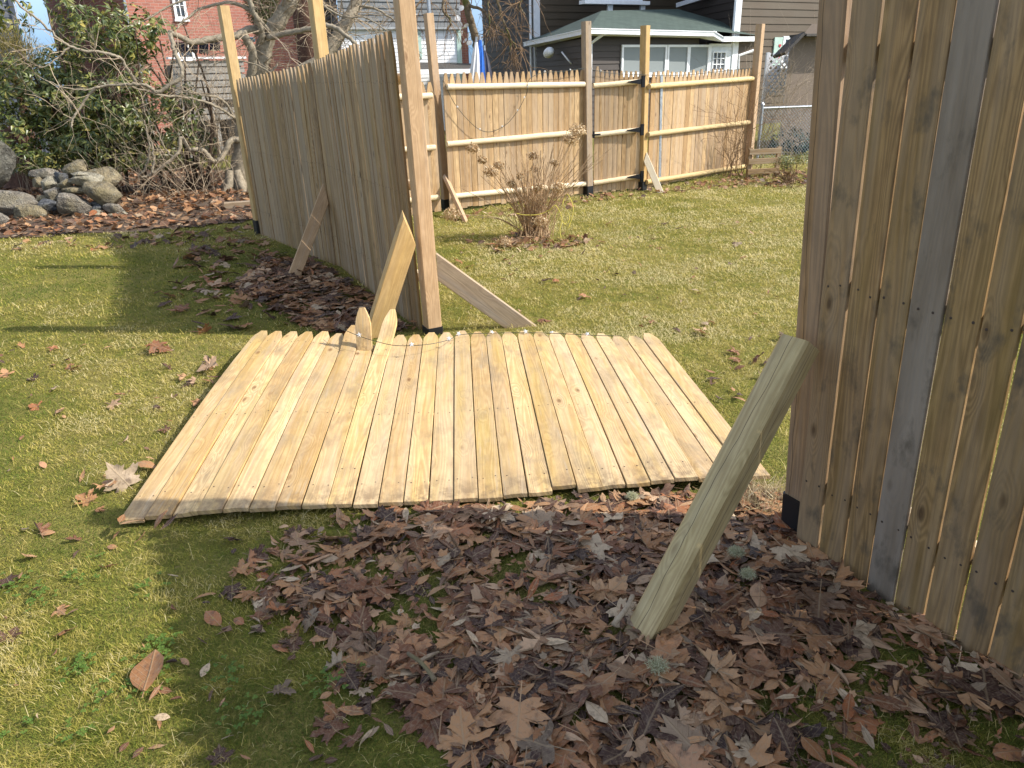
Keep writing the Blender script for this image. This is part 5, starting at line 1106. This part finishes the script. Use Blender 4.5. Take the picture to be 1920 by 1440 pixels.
# crumbs of broken leaf among the big ones, dry straw clump by the near post, clover
m = MB(); cp = sample_poly(PILE_NEAR, 2600, .6, 44); ci = inpoly(cp[:, 0], cp[:, 1], [tuple(q[:2]) for q in (BLc + [-.05, -.02, 0], BRc + [.05, -.02, 0], TRc, TLc)]); cp = cp[~ci]
for (x, y) in cp:
    s_ = rng.uniform(.012, .035); V, F_, g = SIMPLE_OVAL[int(rng.random() < .6)]; T = np.array(Matrix.Translation((x, y, float(gz(x, y)) + rng.uniform(.006, .03))) @ Matrix.Rotation(rng.uniform(0, 6.3), 4, 'Z') @ Matrix.Rotation(rng.normal(0, .35), 4, 'X') @ Matrix.Scale(s_, 4)); m.add(V @ T[:3, :3].T + T[:3, 3], F_, g, rng.random())
tag(m.build('leaf_crumbs', LEAF), 'broken crumbs of dead leaf mixed into the near leaf pile', 'leaf litter', kind='stuff')
STRAW = rndmat('dry straw', [(0, (.30, .22, .11)), (.5, (.46, .36, .2)), (1, (.62, .52, .34))], .8, .3)
m = MB(); c = G(1432, 945); n_ = 700; P0 = np.stack([c[0] + rng.normal(0, .055, n_), c[1] + rng.normal(0, .06, n_), np.full(n_, .005)], 1); D = rng.normal(0, .75, (n_, 3)); D[:, 2] = np.abs(rng.normal(.55, .4, n_)); D /= np.linalg.norm(D, axis=1)[:, None]
leaves(m, P0, D, rnorm(n_), rng.uniform(.05, .13, n_), rng.uniform(.002, .004, n_), rng.random(n_), .35); tag(m.build('dry_grass_tuft', STRAW), 'clump of dry straw grass at the foot of the near post, behind the square brace', 'grass tuft')
CLOV = rndmat('clover leaf', [(0, (.075, .14, .02)), (1, (.14, .21, .035))], .55, .3)
m = MB(); cc = []
for k in range(15):
    q = g2(rng.uniform(20, 620), rng.uniform(985, 1420)); cc += [(q[0] + rng.normal(0, .035), q[1] + rng.normal(0, .035)) for _ in range(rng.integers(8, 30))]
cc = np.array(cc); n_ = len(cc)
for j in range(3):
    an = rng.uniform(0, 6.3, n_) if j == 0 else an + 2.09; D = np.stack([np.cos(an), np.sin(an), rng.normal(.15, .15, n_)], 1); D /= np.linalg.norm(D, axis=1)[:, None]
    leaves(m, np.stack([cc[:, 0], cc[:, 1], gz(cc[:, 0], cc[:, 1]) + .017], 1), D, np.tile([0, 0, 1.0], (n_, 1)) + rng.normal(0, .1, (n_, 3)), rng.uniform(.008, .014, n_), rng.uniform(.008, .013, n_), rng.random(n_), .1)
tag(m.build('clover', CLOV), 'small clover leaves scattered through the front left grass', 'clover', kind='stuff')
# the one big folded leaf on the lawn
V, F_, g = oval_proto(.40, .2, .05, .1, 33); V = V.copy(); m_ = V[:, 0] > .04; V[m_, 2] += (V[m_, 0] - .04) * .6; V[m_, 0] = .04 + (V[m_, 0] - .04) * .75
m = MB(); m.add(V, F_, g, .35); o = m.build('dead_leaf', LEAF, smooth=True); p = G(286, 1275); o.matrix_world = Matrix.Translation((p[0], p[1], .035)) @ Matrix.Rotation(radians(8), 4, 'Z') @ Matrix.Rotation(radians(12), 4, 'X') @ Matrix.Scale(.135, 4); tag(o, 'largest single leaf on the front left grass, rounded and half folded', 'leaf')
# twigs and lichen
m = MB(); a_, b_ = G(1150, 1172, .05), G(1186, 1118, .07); m.tube(smooth_path([a_, (a_ + b_) / 2 + np.array([.01, 0, .008]), b_]), .0085, 8); tag(m.build('fallen_twig', TWIG, smooth=True), 'short stubby twig in the leaves left of the foot of the square brace', 'twig')
m = MB(); a_, b_ = G(765, 1225, .05), G(815, 1275, .06); m.tube(smooth_path([a_, (a_ + b_) / 2 + np.array([.005, 0, .008]), b_]), [.006] * 10 + [.009], 8); tag(m.build('fallen_twig', BARKM, smooth=True), 'grey bark twig on the leaf pile left of centre', 'twig')
LICH = rndmat('pale lichen', [(0, (.38, .38, .22)), (1, (.60, .58, .40))], .9, .2)
for (px, py, r_, lb) in ((1233, 1250, .042, 'pale green lichen tuft on the leaves just below the foot of the square brace'), (1402, 1078, .034, 'pale green lichen tuft right of the square brace, nearer of the two there'), (1380, 1037, .036, 'pale green lichen tuft beside the right edge of the brace, farther of two there'), (1185, 932, .03, 'pale lichen tuft at the lower edge of the fallen panel')):
    c = G(px, py, .045); m = MB(); n_ = 900; v = rnorm(n_); v[:, 2] = abs(v[:, 2]) * .7; D = v + rng.normal(0, .6, (n_, 3)); D /= np.linalg.norm(D, axis=1)[:, None]; leaves(m, c + v * r_ * rng.uniform(.1, .75, (n_, 1)), D, rnorm(n_), rng.uniform(.006, .015, n_), rng.uniform(.001, .002, n_), rng.random(n_)); tag(m.build('lichen_tuft', LICH), lb, 'lichen')
# ---- star string lights
STAR = rndmat('white star plastic', [(0, (.7, .7, .68)), (1, (.85, .85, .82))], .35, .3); WIRE = plain('green wire', (.02, .03, .02), .5)
def star(c, r, nrm, parent):
    n = unit(nrm); u = unit(np.cross(n, [.2, .3, .9]) + rng.normal(0, .4, 3)); u = unit(u - n * (u @ n)); v = np.cross(n, u); V = []
    for k in range(10): an = pi * k / 5; rr_ = r if k % 2 == 0 else r * .42; V.append(c + (u * cos(an) + v * sin(an)) * rr_)
    m = MB(); m.add(V + [c + n * r * .25, c - n * r * .25], [(k, (k + 1) % 10, 10) for k in range(10)] + [((k + 1) % 10, k, 11) for k in range(10)]); m.build('star', STAR, parent)
def string(label, pts, stars, r=.003, sr=.022, nrm=(0, -.6, .8)):
    pts = [np.asarray(p, float) for p in pts]; o = thing('string_lights', label, 'string lights', pts[0]); m = MB(); P_ = smooth_path(pts, 6); m.tube(P_, r, 5); m.build('wire', WIRE, o)
    for f in stars: star(P_[int(f * (len(P_) - 1))] + np.array([0, -.012, .012]), sr, unit(np.asarray(nrm) + rng.normal(0, .3, 3)), o)
string('wire of white star lights lying across the tips of the fallen panel', [G(632, 612, .2), G(668, 628, .2), G(705, 640, .175), G(745, 648, .16), G(800, 646, .15), G(842, 637, .14), G(860, 628, .13), G(905, 625, .12), G(960, 624, .11), G(1010, 624, .11), G(1060, 626, .11), G(1120, 629, .1), G(1165, 630, .1)], [.1, .3, .42, .5, .62, .72, .8, .9], .002, .018)
nb_ = nB * .05
string('wire of tiny star lights hanging in a loop on the sunlit back fence', [onwall(px, py, B0, B1) + nB * .07 for px, py in ((826, 150), (845, 190), (870, 222), (895, 243), (918, 246), (945, 232), (965, 208), (975, 190), (983, 172), (986, 150), (1010, 137), (1050, 134), (1090, 128))], [.12, .25, .4, .5, .62, .7, .85, .95], .0035, .018, nB)
string('wire with three large white stars hanging beside the top of the tall post', [A(px, py, 5.1) for px, py in ((762, 18), (776, 32), (774, 60), (780, 80), (776, 110), (790, 125))], [.2, .55, .85], .002, .028, (0, -1, .1))
string('wire of tiny star lights along the gate and fence tops right of the grey post', [onwall(px, py, G0, G1) + nG * .03 for px, py in ((1098, 125), (1115, 132), (1150, 138), (1200, 140), (1240, 142), (1290, 140), (1330, 136), (1400, 128))], [.1, .2, .35, .5, .65, .8, .9], .003, .016, nG)
m = MB(); w0 = A(783, 115, 4.8); m.tube(smooth_path([w0 + np.array([.0, -.02, .16]), A(772, 135, 4.78), A(762, 172, 4.78), A(760, 186, 4.78)]), .003, 5); tag(m.build('wire_end', WIRE), 'loose dark wire end hanging on the upper part of the tall post', 'wire')

# ================================================================== GRASS
GR = rndmat('grass blade', [(0, (.10, .14, .022)), (.16, (.18, .22, .032)), (.34, (.285, .285, .045)), (.5, (.385, .335, .062)), (.68, (.47, .385, .105)), (.86, (.59, .48, .175)), (1, (.68, .58, .31))], .7, .38, spec=.2)
def grass():
    n = 930000
    d = np.exp(rng.uniform(np.log(1.9), np.log(16.0), n)); nn = int(n * .16); d[:nn] = 1.0 + np.sqrt(rng.random(nn)) * .9; th = rng.uniform(radians(-64), radians(52), n); x = d * np.sin(th); y = d * np.cos(th)
    ok = (y < 14.5) & (y > .6)
    ok &= ~inpoly(x + .5 * (fbm(x * 1.5, y * 1.5, 3) - .5), y + .5 * (fbm(x * 1.5, y * 1.5, 9) - .5), BED)
    ok &= ~inpoly(x, y, [tuple(q[:2]) for q in (BLc + [.04, .05, 0], BRc + [-.04, .05, 0], TRc + [-.03, -.05, 0], TLc + [.03, -.05, 0])])
    # behind the back fence leave it thin, under leaf piles sparse
    pil = inpoly(x, y, PILE_NEAR); hole = fbm(x * 3.2, y * 3.2, 77, 3); ok &= ~pil | (hole > .53) | (rng.random(n) < .30)
    pil2 = inpoly(x, y, PILE_LEFT); ok &= ~pil2 | (rng.random(n) < .3)
    st_ = inpoly(x, y, STRIP) | inpoly(x, y, BUSHBED); ok &= ~st_ | (rng.random(n) < .45)
    ok &= rng.random(n) < .35 + 1.5 * fbm(x * 5, y * 5, 91, 3)
    x, y, d = x[ok], y[ok], d[ok]; pil = pil[ok]; n = len(x)
    big = fbm(x * 1.1 + 3, y * 1.1, 51, 4); mid = fbm(x * 4, y * 4, 52, 3); fin = fbm(x * 14, y * 14, 53, 2)
    straw = (big - .5) * 1.45 + (mid - .5) * 1.0 + (fin - .5) * .8
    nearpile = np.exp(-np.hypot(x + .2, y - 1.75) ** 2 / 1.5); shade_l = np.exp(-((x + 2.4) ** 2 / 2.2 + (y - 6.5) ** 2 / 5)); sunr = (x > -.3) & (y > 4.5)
    frontl = np.exp(-((x + 1.6) ** 2 / .5 + (y - 1.55) ** 2 / .5)); straw += .27 * sunr - .46 * nearpile - .12 * ((x > -1.35) & (x < -.2) & (y < 2.4)) - .38 * shade_l + .14 * frontl + .09; straw[pil] -= .25  # also tints blades by light: greener under fence shadows, yellower on sunny lawn
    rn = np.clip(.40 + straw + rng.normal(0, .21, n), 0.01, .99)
    wd = np.clip(.0011 * d / 1.7, .0013, .012) * rng.uniform(.7, 1.3, n); ln = rng.uniform(.007, .021, n) * (1 + .10 * (d - 2).clip(0, 8)) * (1 + .5 * (rn > .6)); ln[(rn < .3)] *= .75
    flat_ = rng.random(n); tilt = np.where(rn > .55, radians(68) + flat_ * radians(22), radians(38) + flat_ * radians(48)); az = rng.uniform(0, 2 * pi, n) + 0.0
    comb_ = fbm(x * 2.2, y * 2.2, 61, 3) * 9; az = np.where(rng.random(n) < .3, comb_ + rng.normal(0, .5, n), az)
    lg = rng.random(n) < .02; ln = np.where(lg, ln * rng.uniform(2, 4, n), ln); tilt = np.where(lg, radians(84), tilt); rn = np.where(lg, rng.uniform(.6, 1, n), rn)
    hd = np.stack([np.cos(az), np.sin(az), np.zeros(n)], 1); sd_ = np.stack([-np.sin(az), np.cos(az), np.zeros(n)], 1); up = np.array([0, 0, 1.0])
    b0 = np.stack([x, y, gz(x, y) + .001 + (rn > .55) * rng.uniform(0, .012, n)], 1)
    t1 = tilt * .6; t2 = tilt * 1.12
    m1 = b0 + (hd * np.sin(t1)[:, None] + up * np.cos(t1)[:, None]) * (ln * .5)[:, None]; tp = m1 + (hd * np.sin(t2)[:, None] + up * np.cos(t2)[:, None]) * (ln * .5)[:, None]
    tp[:, 2] = np.maximum(tp[:, 2], gz(x, y) + .003)
    w2 = (wd / 2)[:, None]; V = np.stack([b0 - sd_ * w2, b0 + sd_ * w2, m1 + sd_ * w2 * .8, m1 - sd_ * w2 * .8, tp], 1).reshape(-1, 3)
    i5 = np.arange(n)[:, None] * 5; loops = np.concatenate([i5 + np.array([[0, 1, 2, 3]]), i5 + np.array([[3, 2, 4]])], 1).ravel()
    me = bpy.data.meshes.new('grass'); me.vertices.add(n * 5); me.vertices.foreach_set('co', V.astype(np.float32).ravel()); me.loops.add(n * 7); me.loops.foreach_set('vertex_index', loops.astype(np.int32))
    me.polygons.add(n * 2); ls_ = (np.arange(n)[:, None] * 7 + np.array([[0, 4]])).ravel(); me.polygons.foreach_set('loop_start', ls_.astype(np.int32)); me.update(calc_edges=True)
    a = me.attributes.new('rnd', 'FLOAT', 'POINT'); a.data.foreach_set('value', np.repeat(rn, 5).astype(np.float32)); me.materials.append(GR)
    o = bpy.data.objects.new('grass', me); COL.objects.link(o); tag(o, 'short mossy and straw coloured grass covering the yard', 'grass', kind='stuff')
grass()
